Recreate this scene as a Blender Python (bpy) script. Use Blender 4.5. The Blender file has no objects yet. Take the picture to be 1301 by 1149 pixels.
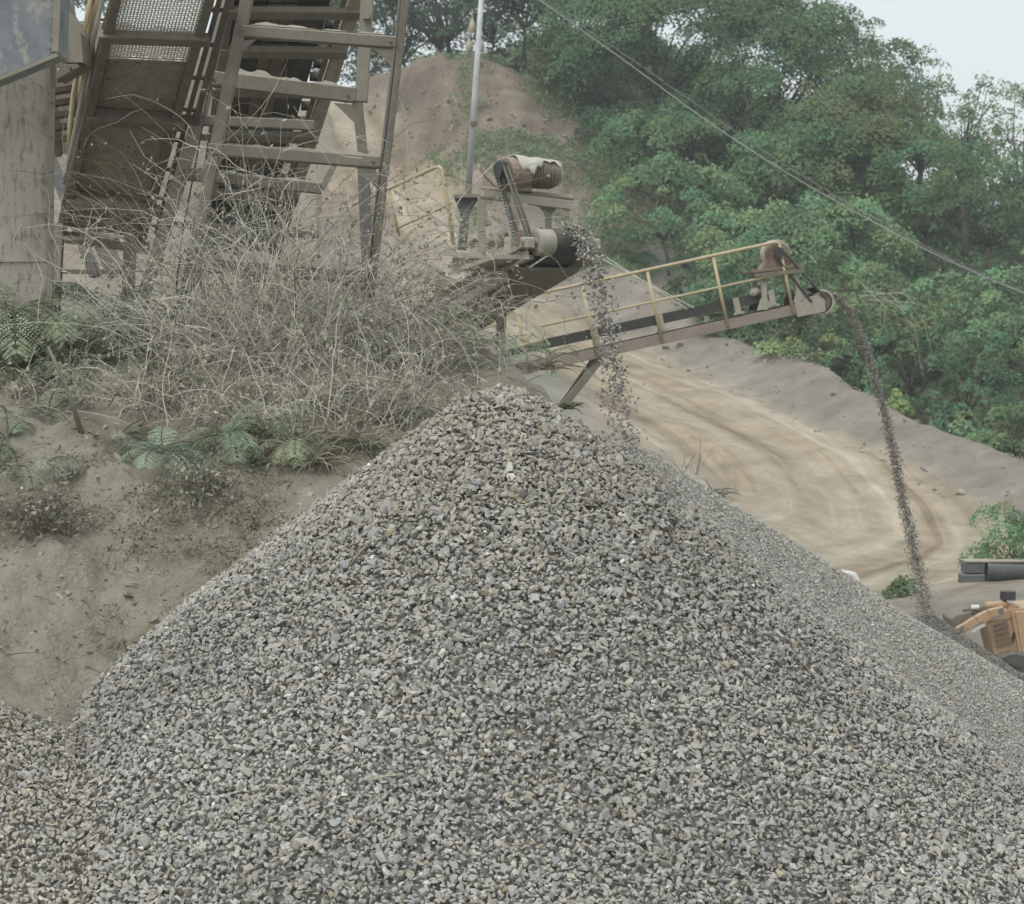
import bpy, bmesh, math, random
import numpy as np
from mathutils import Vector, Matrix, Euler

# ------------------------------------------------------------------ camera, sky, sun, exposure
random.seed(7); RNG = np.random.default_rng(7)
scene = bpy.context.scene
COL = scene.collection
W, H, F = 1301.0, 1149.0, 2800.0
CAMZ = 6.5
PITCH = math.atan((H / 2 - 430) / F)
cam_d = bpy.data.cameras.new('camera'); cam = bpy.data.objects.new('camera', cam_d); COL.objects.link(cam)
cam.location = (0, 0, CAMZ); cam.rotation_euler = (math.pi / 2 - PITCH, 0, 0)
cam_d.sensor_width = 36; cam_d.sensor_fit = 'HORIZONTAL'; cam_d.lens = F / W * 36
cam_d.clip_start = 0.2; cam_d.clip_end = 5000
cam_d.dof.use_dof = True; cam_d.dof.focus_distance = 17.5; cam_d.dof.aperture_fstop = 5.0
scene.camera = cam

SUN_EL, SUN_AZ = math.radians(58), math.radians(215)      # azimuth from +Y clockwise: behind the camera, to its left
world = bpy.data.worlds.new('World'); scene.world = world; world.use_nodes = True
nt = world.node_tree; nt.nodes.clear()
sky = nt.nodes.new('ShaderNodeTexSky'); sky.sky_type = 'NISHITA'; sky.sun_disc = False
sky.sun_elevation = SUN_EL; sky.sun_rotation = SUN_AZ
sky.air_density = 1.0; sky.dust_density = 4.0; sky.ozone_density = 1.0; sky.altitude = 200
mixs = nt.nodes.new('ShaderNodeMixRGB'); mixs.inputs[0].default_value = 0.8
mixs.inputs[2].default_value = (6.5, 6.95, 7.0, 1)            # the even overcast veil
bg = nt.nodes.new('ShaderNodeBackground'); bg.inputs[1].default_value = 0.1
wo = nt.nodes.new('ShaderNodeOutputWorld')
nt.links.new(sky.outputs[0], mixs.inputs[1]); nt.links.new(mixs.outputs[0], bg.inputs[0]); nt.links.new(bg.outputs[0], wo.inputs[0])

sun_d = bpy.data.lights.new('sun', 'SUN'); sun = bpy.data.objects.new('sun', sun_d); COL.objects.link(sun)
sun_d.energy = 1.1; sun_d.angle = math.radians(22); sun_d.color = (1.0, 0.97, 0.92)
sdir = Vector((math.sin(SUN_AZ) * math.cos(SUN_EL), math.cos(SUN_AZ) * math.cos(SUN_EL), math.sin(SUN_EL)))
sun.rotation_euler = (-sdir).to_track_quat('-Z', 'Y').to_euler(); sun.location = (-10, -10, 40)
vs = scene.view_settings; vs.view_transform = 'Standard'; vs.look = 'None'; vs.gamma = 1; vs.use_curve_mapping = False
vs.exposure = 0.55
scene.render.engine = 'CYCLES'
scene.cycles.use_denoising = True
scene.cycles.max_bounces = 6; scene.cycles.diffuse_bounces = 3; scene.cycles.volume_bounces = 0
scene.cycles.transparent_max_bounces = 6
scene.cycles.volume_step_rate = 5

# ------------------------------------------------------------------ helpers
CAM = Vector((0, 0, CAMZ)); CR = cam.rotation_euler.to_matrix()
def at(px, py, D):
    """world point seen at photo pixel (px, py), D metres ahead (along +Y)"""
    d = CR @ Vector(((px - W / 2) / F, -(py - H / 2) / F, -1))
    return CAM + d * (D / d.y)

OFF = {}
def off(o): return OFF.get(o.name, Vector((0, 0, 0)))
def tag(o, label=None, cat=None, group=None, kind=None):
    if label: o['label'] = label
    if cat: o['category'] = cat
    if group: o['group'] = group
    if kind: o['kind'] = kind
    return o
def empty(name, loc, label=None, cat=None, group=None, kind=None):
    o = bpy.data.objects.new(name, None); COL.objects.link(o); o.location = loc
    o.empty_display_size = 0.3
    OFF[o.name] = Vector(loc)
    return tag(o, label, cat, group, kind)

def finish(name, me, mat, parent, loc, bevel=0, smooth=False):
    o = bpy.data.objects.new(name, me); COL.objects.link(o)
    if mat is not None: me.materials.append(mat)
    if parent is not None:
        o.parent = parent; OFF[o.name] = off(parent)
    else:
        o.location = loc; OFF[o.name] = Vector(loc)
    me.polygons.foreach_set('use_smooth', np.full(len(me.polygons), bool(smooth)))
    if bevel:
        m = o.modifiers.new('bevel', 'BEVEL'); m.width = bevel; m.segments = 1; m.limit_method = 'ANGLE'
    return o

def np_mesh(name, v, f, mat, parent=None, loc=(0, 0, 0), col=None, smooth=False, attrs=None):
    v = np.asarray(v, dtype=np.float32); f = np.asarray(f, dtype=np.int32)
    base = np.array(off(parent) if parent is not None else loc, dtype=np.float32)
    me = bpy.data.meshes.new(name)
    me.vertices.add(len(v)); me.vertices.foreach_set('co', (v - base).ravel())
    k = f.shape[1]
    me.loops.add(f.size); me.loops.foreach_set('vertex_index', f.ravel())
    me.polygons.add(len(f)); me.polygons.foreach_set('loop_start', np.arange(len(f), dtype=np.int32) * k)
    me.update(calc_edges=True)
    if col is not None:
        c = np.ones((len(v), 4), dtype=np.float32); c[:, :3] = col
        a = me.attributes.new('col', 'FLOAT_COLOR', 'POINT'); a.data.foreach_set('color', c.ravel())
    for n, arr in (attrs or {}).items():
        a = me.attributes.new(n, 'FLOAT', 'POINT'); a.data.foreach_set('value', np.asarray(arr, dtype=np.float32))
    return finish(name, me, mat, parent, loc, 0, smooth)

class MB:
    """collects simple shapes in world space, then links them as ONE mesh"""
    def __init__(s): s.v = []; s.f = []
    def add(s, vs_, fs_):
        b = len(s.v); s.v.extend([tuple(p) for p in vs_]); s.f.extend([tuple(i + b for i in f) for f in fs_]); return s
    def hexa(s, c8):
        return s.add(c8, [(0, 3, 2, 1), (4, 5, 6, 7), (0, 1, 5, 4), (1, 2, 6, 5), (2, 3, 7, 6), (3, 0, 4, 7)])
    def box(s, c, size, rot=None):
        c = Vector(c); a, b, d = [x / 2 for x in size]; R = rot or Matrix.Identity(3)
        pts = [c + R @ Vector(p) for p in ((-a, -b, -d), (a, -b, -d), (a, b, -d), (-a, b, -d), (-a, -b, d), (a, -b, d), (a, b, d), (-a, b, d))]
        return s.hexa(pts)
    def beam(s, p, q, w, h=None, up=Vector((0, 0, 1)), ext=0.0):
        """bar from p to q: w across (side), h along up"""
        p, q = Vector(p), Vector(q); h = w if h is None else h
        t = (q - p).normalized(); p = p - t * ext; q = q + t * ext
        if abs(t.dot(up)) > .97: up = Vector((0, 1, 0))
        sd = t.cross(up).normalized() * (w / 2); u = sd.cross(t).normalized() * (h / 2)
        return s.hexa([p - sd - u, p + sd - u, p + sd + u, p - sd + u, q - sd - u, q + sd - u, q + sd + u, q - sd + u])
    def channel(s, p, q, w, h, t, up=Vector((0, 0, 1)), open_side=1):
        """C section: web of height h, two flanges of width w"""
        p, q = Vector(p), Vector(q); d = (q - p).normalized(); sd = d.cross(up).normalized() * open_side; u = sd.cross(d).normalized() * open_side
        s.beam(p, q, t, h, up)
        for k in (-1, 1):
            o = u * (k * (h / 2 - t / 2)) + sd * (w / 2 + t / 2)
            s.beam(p + o, q + o, w, t, up)
        return s
    def tube(s, pts, r, n=8, cap=True):
        pts = [Vector(p) for p in pts]; m = len(pts)
        rs = r if isinstance(r, (list, tuple)) else [r] * m
        t0 = (pts[1] - pts[0]).normalized()
        ref = Vector((0, 0, 1)) if abs(t0.z) < .9 else Vector((1, 0, 0))
        u = t0.cross(ref).normalized(); b = len(s.v)
        for i in range(m):
            t = (pts[min(i + 1, m - 1)] - pts[max(i - 1, 0)]).normalized()
            u = (u - t * u.dot(t)).normalized(); w_ = t.cross(u)
            for k in range(n):
                a = 2 * math.pi * k / n
                s.v.append(tuple(pts[i] + (u * math.cos(a) + w_ * math.sin(a)) * rs[i]))
        for i in range(m - 1):
            for k in range(n):
                k2 = (k + 1) % n
                s.f.append((b + i * n + k, b + i * n + k2, b + (i + 1) * n + k2, b + (i + 1) * n + k))
        if cap:
            s.f.append(tuple(b + k for k in range(n))[::-1]); s.f.append(tuple(b + (m - 1) * n + k for k in range(n)))
        return s
    def lathe(s, c, axis, prof, n=24):
        """prof: list of (distance along axis, radius)"""
        c = Vector(c); axis = Vector(axis).normalized()
        ref = Vector((0, 0, 1)) if abs(axis.z) < .9 else Vector((1, 0, 0))
        u = axis.cross(ref).normalized(); w_ = axis.cross(u); b = len(s.v); m = len(prof)
        for (a, r) in prof:
            for k in range(n):
                t = 2 * math.pi * k / n
                s.v.append(tuple(c + axis * a + (u * math.cos(t) + w_ * math.sin(t)) * max(r, 1e-4)))
        for i in range(m - 1):
            for k in range(n):
                k2 = (k + 1) % n
                s.f.append((b + i * n + k, b + i * n + k2, b + (i + 1) * n + k2, b + (i + 1) * n + k))
        s.f.append(tuple(b + k for k in range(n))[::-1]); s.f.append(tuple(b + (m - 1) * n + k for k in range(n)))
        return s
    def prism(s, poly, d):
        """flat polygon (world points) thickened by the vector d"""
        n = len(poly); d = Vector(d); poly = [Vector(p) for p in poly]
        return s.add(poly + [p + d for p in poly], [tuple(range(n))[::-1], tuple(range(n, 2 * n))] + [(i, (i + 1) % n, (i + 1) % n + n, i + n) for i in range(n)])
    def build(s, name, mat, parent=None, loc=(0, 0, 0), bevel=0, smooth=False):
        base = off(parent) if parent is not None else Vector(loc)
        me = bpy.data.meshes.new(name)
        me.from_pydata([tuple(Vector(p) - base) for p in s.v], [], s.f); me.update()
        bm = bmesh.new(); bm.from_mesh(me); bmesh.ops.recalc_face_normals(bm, faces=bm.faces); bm.to_mesh(me); bm.free()
        return finish(name, me, mat, parent, loc, bevel, smooth)

def part(name, mat, parent, fn, bevel=0, smooth=False, label=None):
    m = MB(); fn(m); o = m.build(name, mat, parent, bevel=bevel, smooth=smooth)
    if label: o['label'] = label
    return o

def hash2(ix, iy, sd):
    v = np.sin(ix * 127.1 + iy * 311.7 + sd * 74.7) * 43758.5453
    return v - np.floor(v)
def vnoise(x, y, sd=0):
    ix, iy = np.floor(x), np.floor(y); fx, fy = x - ix, y - iy
    fx = fx * fx * (3 - 2 * fx); fy = fy * fy * (3 - 2 * fy)
    a, b = hash2(ix, iy, sd), hash2(ix + 1, iy, sd); c, d = hash2(ix, iy + 1, sd), hash2(ix + 1, iy + 1, sd)
    return (a * (1 - fx) + b * fx) * (1 - fy) + (c * (1 - fx) + d * fx) * fy
def fbm(x, y, sc, oc=4, sd=0):
    x = np.asarray(x, float) * sc; y = np.asarray(y, float) * sc; r = 0; a = .5
    for i in range(oc):
        r = r + a * (vnoise(x, y, sd + i * 3.1) - .5); a *= .5; x = x * 2.03 + 11.3; y = y * 2.03 + 5.7
    return r
def sstep(a, b, x):
    t = np.clip((x - a) / (b - a), 0, 1); return t * t * (3 - 2 * t)
class TPS:
    def __init__(s, pts, lam=0.02):
        p = np.array(pts, float); s.c = p[:, :2]; n = len(p)
        A = np.zeros((n + 3, n + 3)); A[:n, :n] = s.k(s.c, s.c) + lam * np.eye(n); A[:n, n] = 1; A[:n, n + 1:] = s.c
        A[n:, :n] = A[:n, n:].T; s.w = np.linalg.solve(A, np.concatenate([p[:, 2], [0, 0, 0]]))
    def k(s, a, b):
        d = np.sqrt(((a[:, None] - b[None]) ** 2).sum(-1)); return np.where(d > 0, d * d * np.log(np.maximum(d, 1e-9)), 0)
    def __call__(s, x, y):
        x = np.asarray(x, float); sh = x.shape; q = np.stack([x.ravel(), np.asarray(y, float).ravel()], 1); n = len(s.c); out = np.empty(len(q))
        for i in range(0, len(q), 20000):
            qq = q[i:i + 20000]; out[i:i + 20000] = s.k(qq, s.c) @ s.w[:n] + s.w[n] + qq @ s.w[n + 1:]
        return out.reshape(sh)

# ------------------------------------------------------------------ materials
MATS = {}
def nodes_of(name):
    m = bpy.data.materials.new(name); m.use_nodes = True; t = m.node_tree
    return m, t, t.nodes['Principled BSDF'], (lambda ty: t.nodes.new('ShaderNode' + ty)), t.links.new
def rgba(c): return (c[0], c[1], c[2], 1)
def mk(name, c1, c2, scale=5, rough=.85, metal=0.0, bump=.15, c3=None, sp=(.58, .66), spscale=9, dust=0.0, dustc=(.33, .31, .255), stretch=(1, 1, 1), fine=60):
    m, t, p, N, L = nodes_of(name)
    tc = N('TexCoord'); mp = N('Mapping'); mp.inputs['Scale'].default_value = stretch; L(tc.outputs['Object'], mp.inputs[0])
    n1 = N('TexNoise'); n1.inputs['Scale'].default_value = scale; n1.inputs['Detail'].default_value = 7; n1.inputs['Roughness'].default_value = .65; L(mp.outputs[0], n1.inputs[0])
    r = N('ValToRGB'); r.color_ramp.elements[0].position = .35; r.color_ramp.elements[1].position = .65
    r.color_ramp.elements[0].color = rgba(c1); r.color_ramp.elements[1].color = rgba(c2); L(n1.outputs[0], r.inputs[0]); out = r.outputs[0]
    if c3 is not None:
        n2 = N('TexNoise'); n2.inputs['Scale'].default_value = spscale; n2.inputs['Detail'].default_value = 9; n2.inputs['Roughness'].default_value = .72; L(mp.outputs[0], n2.inputs[0])
        r2 = N('ValToRGB'); r2.color_ramp.elements[0].position = sp[0]; r2.color_ramp.elements[1].position = sp[1]; L(n2.outputs[0], r2.inputs[0])
        mx = N('MixRGB'); L(r2.outputs[0], mx.inputs[0]); L(out, mx.inputs[1]); mx.inputs[2].default_value = rgba(c3); out = mx.outputs[0]
    if dust:
        g = N('NewGeometry'); sx = N('SeparateXYZ'); L(g.outputs['Normal'], sx.inputs[0])
        mr = N('MapRange'); mr.inputs[1].default_value = -.1; mr.inputs[2].default_value = .75; mr.inputs[3].default_value = .25 * dust; mr.inputs[4].default_value = dust
        L(sx.outputs[2], mr.inputs[0])
        n3 = N('TexNoise'); n3.inputs['Scale'].default_value = 14; n3.inputs['Detail'].default_value = 6; L(tc.outputs['Object'], n3.inputs[0])
        ml = N('Math'); ml.operation = 'MULTIPLY'; L(mr.outputs[0], ml.inputs[0]); a2 = N('Math'); a2.operation = 'MULTIPLY_ADD'; a2.inputs[1].default_value = 1.6; a2.inputs[2].default_value = .15
        L(n3.outputs[0], a2.inputs[0]); L(a2.outputs[0], ml.inputs[1]); ml.use_clamp = True
        mx = N('MixRGB'); L(ml.outputs[0], mx.inputs[0]); L(out, mx.inputs[1]); mx.inputs[2].default_value = rgba(dustc); out = mx.outputs[0]
    L(out, p.inputs['Base Color']); p.inputs['Roughness'].default_value = rough; p.inputs['Metallic'].default_value = metal
    if bump:
        nb = N('TexNoise'); nb.inputs['Scale'].default_value = fine; nb.inputs['Detail'].default_value = 5; L(tc.outputs['Object'], nb.inputs[0])
        b = N('Bump'); b.inputs['Strength'].default_value = bump; b.inputs['Distance'].default_value = .02; L(nb.outputs[0], b.inputs['Height']); L(b.outputs[0], p.inputs['Normal'])
    MATS[name] = m; return m

DUST = (.33, .31, .255)
m_steel = mk('dusty_steel', (.12, .105, .08), (.19, .168, .128), 4, dust=.8, c3=(.12, .09, .065), spscale=7)
m_steel2 = mk('pale_dusty_steel', (.215, .195, .158), (.29, .265, .215), 4, dust=.6, c3=(.17, .14, .11), spscale=7)
m_brown = mk('brown_steel', (.14, .118, .09), (.205, .175, .135), 5, dust=.35, c3=(.15, .12, .09), spscale=12)
m_plate = mk('caked_plate', (.29, .255, .195), (.40, .355, .28), 7, rough=.95, bump=.9, dust=.2, c3=(.075, .062, .048), spscale=16, fine=26)
m_bin_up = mk('worn_blue_steel', (.135, .16, .19), (.24, .25, .255), 5, c3=(.36, .34, .30), sp=(.52, .62), spscale=7, stretch=(1, 1, .6), bump=.2, rough=.65)
m_bin_lo = mk('beige_steel_panel', (.36, .325, .275), (.46, .425, .37), 3, c3=(.21, .16, .12), sp=(.50, .64), spscale=16, stretch=(1, 1, .35), bump=.25)
m_dark = mk('black_belt_rubber', (.030, .031, .030), (.055, .055, .050), 5, dust=.25, rough=.8)
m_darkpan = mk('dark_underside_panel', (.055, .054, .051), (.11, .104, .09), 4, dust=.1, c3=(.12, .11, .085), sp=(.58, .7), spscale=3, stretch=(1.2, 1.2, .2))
m_grid = mk('pale_screen_wire', (.62, .60, .55), (.78, .76, .70), 9, rough=.7, dust=0, bump=.1)
m_yellow = mk('dusty_yellow_paint', (.44, .34, .175), (.54, .45, .275), 6, rough=.6, dust=.45, dustc=(.50, .45, .33), c3=(.34, .26, .16), spscale=12, bump=.05)
m_galv = mk('galvanised_steel', (.42, .43, .43), (.55, .56, .55), 6, rough=.55, metal=.15, bump=.05)
m_string = mk('red_oxide_stringer', (.215, .165, .135), (.29, .24, .20), 3, dust=.6, c3=(.19, .13, .11), spscale=6, dustc=(.42, .385, .325), stretch=(1, 1, 1))
m_frame = mk('beige_machine_paint', (.30, .275, .225), (.40, .37, .305), 4, dust=.6, dustc=(.44, .41, .34), c3=(.2, .155, .115), spscale=8)
m_rust = mk('rusty_casing', (.13, .085, .055), (.22, .155, .105), 6, dust=.45, dustc=(.40, .36, .29), c3=(.09, .055, .04), spscale=10)
m_canvas = mk('cream_canvas', (.43, .405, .345), (.54, .515, .45), 5, rough=.95, bump=.3, fine=18)
m_drum = mk('drum_lagging', (.30, .285, .24), (.40, .38, .32), 6, dust=.3, dustc=(.45, .42, .35))
m_greypost = mk('dark_grey_steel', (.12, .125, .13), (.19, .19, .19), 4, dust=.3)
m_conc = mk('pale_concrete', (.39, .345, .28), (.48, .43, .35), 3, bump=.2, c3=(.36, .33, .28), spscale=3)
m_orange = mk('faded_orange_paint', (.40, .25, .14), (.48, .32, .195), 3, rough=.6, dust=.5, dustc=(.55, .42, .29), c3=(.36, .2, .1), spscale=5)
m_black = mk('black_plastic', (.022, .023, .026), (.045, .046, .05), 5, rough=.6, dust=.12)
m_tyre = mk('tyre_rubber', (.03, .03, .03), (.06, .057, .052), 6, dust=.4)
m_white = mk('white_plastic', (.62, .61, .58), (.74, .73, .70), 4, rough=.6)
m_corr = mk('dark_corrugated_pipe', (.05, .055, .065), (.10, .105, .11), 4, dust=.35, dustc=(.40, .40, .38))
m_cable = mk('weathered_cable', (.24, .24, .225), (.32, .32, .30), 3, rough=.7)
m_dustpile = mk('stone_dust', (.27, .25, .205), (.345, .325, .27), 8, rough=1, bump=.5, fine=40)
m_twig = mk('dusty_twig', (.46, .435, .365), (.60, .57, .49), 6, rough=1, bump=0)
m_twigd = mk('dark_twig', (.14, .125, .095), (.24, .215, .17), 6, rough=1, bump=0)
m_straw = mk('dry_straw', (.40, .36, .26), (.52, .475, .36), 6, rough=1, bump=0)
m_bark = mk('tree_bark', (.085, .072, .058), (.15, .13, .11), 3, rough=1, bump=.3, fine=8)

def attr_mat(name, rough=.9, noise=12, amt=.35, bump=.2, fine=60, transl=0.0):
    """colour from the 'col' attribute, broken up by fine noise"""
    m, t, p, N, L = nodes_of(name)
    a = N('Attribute'); a.attribute_name = 'col'; tc = N('TexCoord')
    n = N('TexNoise'); n.inputs['Scale'].default_value = noise; n.inputs['Detail'].default_value = 6; L(tc.outputs['Object'], n.inputs[0])
    mr = N('MapRange'); mr.inputs[1].default_value = .3; mr.inputs[2].default_value = .7; mr.inputs[3].default_value = 1 - amt; mr.inputs[4].default_value = 1 + amt; L(n.outputs[0], mr.inputs[0])
    mx = N('VectorMath'); mx.operation = 'SCALE'; L(a.outputs['Color'], mx.inputs[0]); L(mr.outputs[0], mx.inputs['Scale'])
    L(mx.outputs[0], p.inputs['Base Color']); p.inputs['Roughness'].default_value = rough; p.inputs['Specular IOR Level'].default_value = .25
    if bump:
        nb = N('TexNoise'); nb.inputs['Scale'].default_value = fine; nb.inputs['Detail'].default_value = 4; L(tc.outputs['Object'], nb.inputs[0])
        b = N('Bump'); b.inputs['Strength'].default_value = bump; b.inputs['Distance'].default_value = .02; L(nb.outputs[0], b.inputs['Height']); L(b.outputs[0], p.inputs['Normal'])
    if transl:
        tr = N('BsdfTranslucent'); L(mx.outputs[0], tr.inputs[0]); ms = N('MixShader'); ms.inputs[0].default_value = transl
        L(p.outputs[0], ms.inputs[1]); L(tr.outputs[0], ms.inputs[2]); L(ms.outputs[0], t.nodes['Material Output'].inputs[0])
    MATS[name] = m; return m
m_stone = attr_mat('crushed_stone', .9, 30, .22, .35, 90)
m_leaf = attr_mat('leaf', .75, 2, .15, 0, transl=.3)
m_plant = attr_mat('dusty_leaf', .9, 9, .2, 0, transl=.2)

def ground_mat():
    m, t, p, N, L = nodes_of('earth')
    a = N('Attribute'); a.attribute_name = 'col'; tc = N('TexCoord')
    au, av, ar = N('Attribute'), N('Attribute'), N('Attribute'); au.attribute_name = 'ru'; av.attribute_name = 'rv'; ar.attribute_name = 'road'
    n = N('TexNoise'); n.inputs['Scale'].default_value = .9; n.inputs['Detail'].default_value = 10; n.inputs['Roughness'].default_value = .68; L(tc.outputs['Object'], n.inputs[0])
    mr = N('MapRange'); mr.inputs[1].default_value = .3; mr.inputs[2].default_value = .7; mr.inputs[3].default_value = .74; mr.inputs[4].default_value = 1.26; L(n.outputs[0], mr.inputs[0])
    mx = N('VectorMath'); mx.operation = 'SCALE'; L(a.outputs['Color'], mx.inputs[0]); L(mr.outputs[0], mx.inputs['Scale']); base = mx.outputs[0]
    # wheel tracks that follow the road
    cb = N('CombineXYZ'); mu = N('Math'); mu.operation = 'MULTIPLY'; mu.inputs[1].default_value = .05; L(au.outputs['Fac'], mu.inputs[0]); L(mu.outputs[0], cb.inputs[0])
    mv = N('Math'); mv.operation = 'MULTIPLY'; mv.inputs[1].default_value = .85; L(av.outputs['Fac'], mv.inputs[0]); L(mv.outputs[0], cb.inputs[1])
    tn = N('TexNoise'); tn.inputs['Scale'].default_value = 1; tn.inputs['Detail'].default_value = 5; tn.inputs['Roughness'].default_value = .55; tn.inputs['Distortion'].default_value = .3; L(cb.outputs[0], tn.inputs[0])
    cr = N('ValToRGB'); e = cr.color_ramp.elements; e[0].position = .33; e[0].color = (.23, .185, .135, 1); e[1].position = .66; e[1].color = (.54, .47, .36, 1)
    e2 = cr.color_ramp.elements.new(.47); e2.color = (.40, .335, .245, 1); e3 = cr.color_ramp.elements.new(.55); e3.color = (.40, .355, .28, 1); L(tn.outputs[0], cr.inputs[0])
    rm = N('VectorMath'); rm.operation = 'SCALE'; L(cr.outputs[0], rm.inputs[0]); L(mr.outputs[0], rm.inputs['Scale'])
    m2 = N('MixRGB'); L(ar.outputs['Fac'], m2.inputs[0]); L(base, m2.inputs[1]); L(rm.outputs[0], m2.inputs[2])
    L(m2.outputs[0], p.inputs['Base Color']); p.inputs['Roughness'].default_value = 1; p.inputs['Specular IOR Level'].default_value = .1
    nb = N('TexNoise'); nb.inputs['Scale'].default_value = 5.0; nb.inputs['Detail'].default_value = 12; nb.inputs['Roughness'].default_value = .75; L(tc.outputs['Object'], nb.inputs[0])
    b = N('Bump'); b.inputs['Strength'].default_value = .75; b.inputs['Distance'].default_value = .12; L(nb.outputs[0], b.inputs['Height']); L(b.outputs[0], p.inputs['Normal'])
    return m
m_earth = ground_mat()

def bank_mat():
    m, t, p, N, L = nodes_of('dusty_bank_earth')
    a = N('Attribute'); a.attribute_name = 'col'; tc = N('TexCoord')
    n = N('TexNoise'); n.inputs['Scale'].default_value = 5; n.inputs['Detail'].default_value = 10; n.inputs['Roughness'].default_value = .7; L(tc.outputs['Object'], n.inputs[0])
    mr = N('MapRange'); mr.inputs[1].default_value = .3; mr.inputs[2].default_value = .7; mr.inputs[3].default_value = .82; mr.inputs[4].default_value = 1.16; L(n.outputs[0], mr.inputs[0])
    mx = N('VectorMath'); mx.operation = 'SCALE'; L(a.outputs['Color'], mx.inputs[0]); L(mr.outputs[0], mx.inputs['Scale'])
    L(mx.outputs[0], p.inputs['Base Color']); p.inputs['Roughness'].default_value = 1; p.inputs['Specular IOR Level'].default_value = .1
    nb = N('TexNoise'); nb.inputs['Scale'].default_value = 13; nb.inputs['Detail'].default_value = 8; nb.inputs['Roughness'].default_value = .65; L(tc.outputs['Object'], nb.inputs[0])
    b = N('Bump'); b.inputs['Strength'].default_value = .9; b.inputs['Distance'].default_value = .08; L(nb.outputs[0], b.inputs['Height']); L(b.outputs[0], p.inputs['Normal'])
    return m
m_bank = bank_mat()

# ------------------------------------------------------------------ terrain: hill, haul road, berm, lower ground
def P3(px, py, D): p = at(px, py, D); return (p.x, p.y, p.z)
CREST = [P3(*a) for a in ((700, 328, 100), (760, 337, 96), (800, 353, 93), (838, 377, 90), (885, 411, 86), (948, 437, 82), (1021, 458, 78), (1058, 479, 75), (1110, 507, 73), (1162, 534, 71), (1214, 555, 69), (1301, 586, 66), (1400, 625, 62), (1520, 670, 58))]
EDGE = [P3(*a) for a in ((640, 385, 92), (740, 415, 89), (800, 435, 87), (860, 455, 83.5), (954, 488, 78), (1016, 514, 75), (1093, 555, 71.5), (1145, 580, 69.5), (1200, 604, 67.5), (1266, 642, 64.8), (1340, 690, 60))]
ROAD = [P3(*a) for a in ((600, 380, 95), (480, 262, 110), (432, 185, 120), (680, 382, 91), (780, 470, 78), (700, 500, 72), (900, 560, 68), (1000, 640, 62), (1100, 700, 57.5), (1200, 690, 60.5), (1100, 748, 53), (1220, 742, 51), (1250, 862, 42), (1320, 780, 47), (1330, 730, 54))]
HILL = [P3(*a) for a in ((520, 88, 116), (470, 98, 117), (560, 92, 114), (620, 132, 111), (700, 192, 107), (760, 250, 103), (792, 292, 100), (560, 200, 107), (640, 252, 101), (560, 300, 99), (720, 305, 98), (480, 200, 112), (100, 30, 118), (300, 60, 118), (100, 160, 108), (300, 200, 106))]
REST = [(-8, 30, 5.6), (-3, 30, 5.0), (1, 30, 3.4), (4, 24, 0), (8, 24, 0), (14, 30, 0), (20, 40, 0), (8, 40, .2), (4, 42, 1.6), (-4, 40, 5), (-15, 40, 6.3), (-10, 52, 6.6), (1, 52, 3.6), (8, 50, .5), (-20, 25, 5.5), (-5, 20, 4), (0, 15, 0), (-6, 12, .5), (6, 12, 0), (14, 14, 0), (30, 30, .2),
        (28, 60, 1.6), (-15, 70, 10), (-30, 100, 20), (-40, 60, 12), (-4, 66, 5.4), (-22, 45, 7.5), (12, 96, 8.5), (20, 84, 5.5), (30, 74, 3.2), (26, 95, 7), (38, 80, 4), (10, 112, 13), (24, 112, 10), (40, 105, 9), (2, 125, 21), (-12, 130, 21), (12, 130, 21), (22, 132, 15), (45, 130, 11), (65, 110, 8), (60, 75, 3), (60, 40, 1), (-60, 130, 22), (-60, 40, 8), (-10, 148, 20), (6, 146, 27), (18, 146, 21), (34, 148, 13), (-60, 10, 3), (60, 10, 0)]
tps = TPS(CREST[:0] + EDGE + ROAD + HILL + REST + [(c[0] + 2.2, c[1] + 3.5, c[2] - 1.6) for c in CREST[3:]], lam=.4)
def seg_dist(px, py, line):
    """distance to a polyline, arc length and signed side"""
    best = np.full(px.shape, 1e9); bu = np.zeros(px.shape); bs = np.zeros(px.shape); bz = np.zeros(px.shape); L0 = 0
    for a, b in zip(line[:-1], line[1:]):
        d = np.array([b[0] - a[0], b[1] - a[1]]); l = np.hypot(*d); d = d / l
        t = np.clip((px - a[0]) * d[0] + (py - a[1]) * d[1], 0, l); qx, qy = a[0] + d[0] * t, a[1] + d[1] * t
        r = np.hypot(px - qx, py - qy); k = r < best
        best[k] = r[k]; bu[k] = (L0 + t)[k]; bs[k] = np.sign((px - a[0]) * d[1] - (py - a[1]) * d[0])[k]; bz[k] = (a[2] + (b[2] - a[2]) * t / l)[k]; L0 += l
    return best, bu, bs, bz
CENTER = [P3(*a)[:2] + (0,) for a in ((300, 150, 122), (380, 195, 117), (470, 262, 109.5), (600, 378, 95), (690, 412, 87), (780, 452, 80.5), (890, 495, 75.5), (985, 543, 71), (1060, 592, 67), (1112, 640, 63.5), (1125, 675, 60.8), (1095, 710, 57.8), (1020, 738, 54.8), (900, 765, 52))]
XLO, XHI, YLO, YHI = -60, 65, 10, 148
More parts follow.
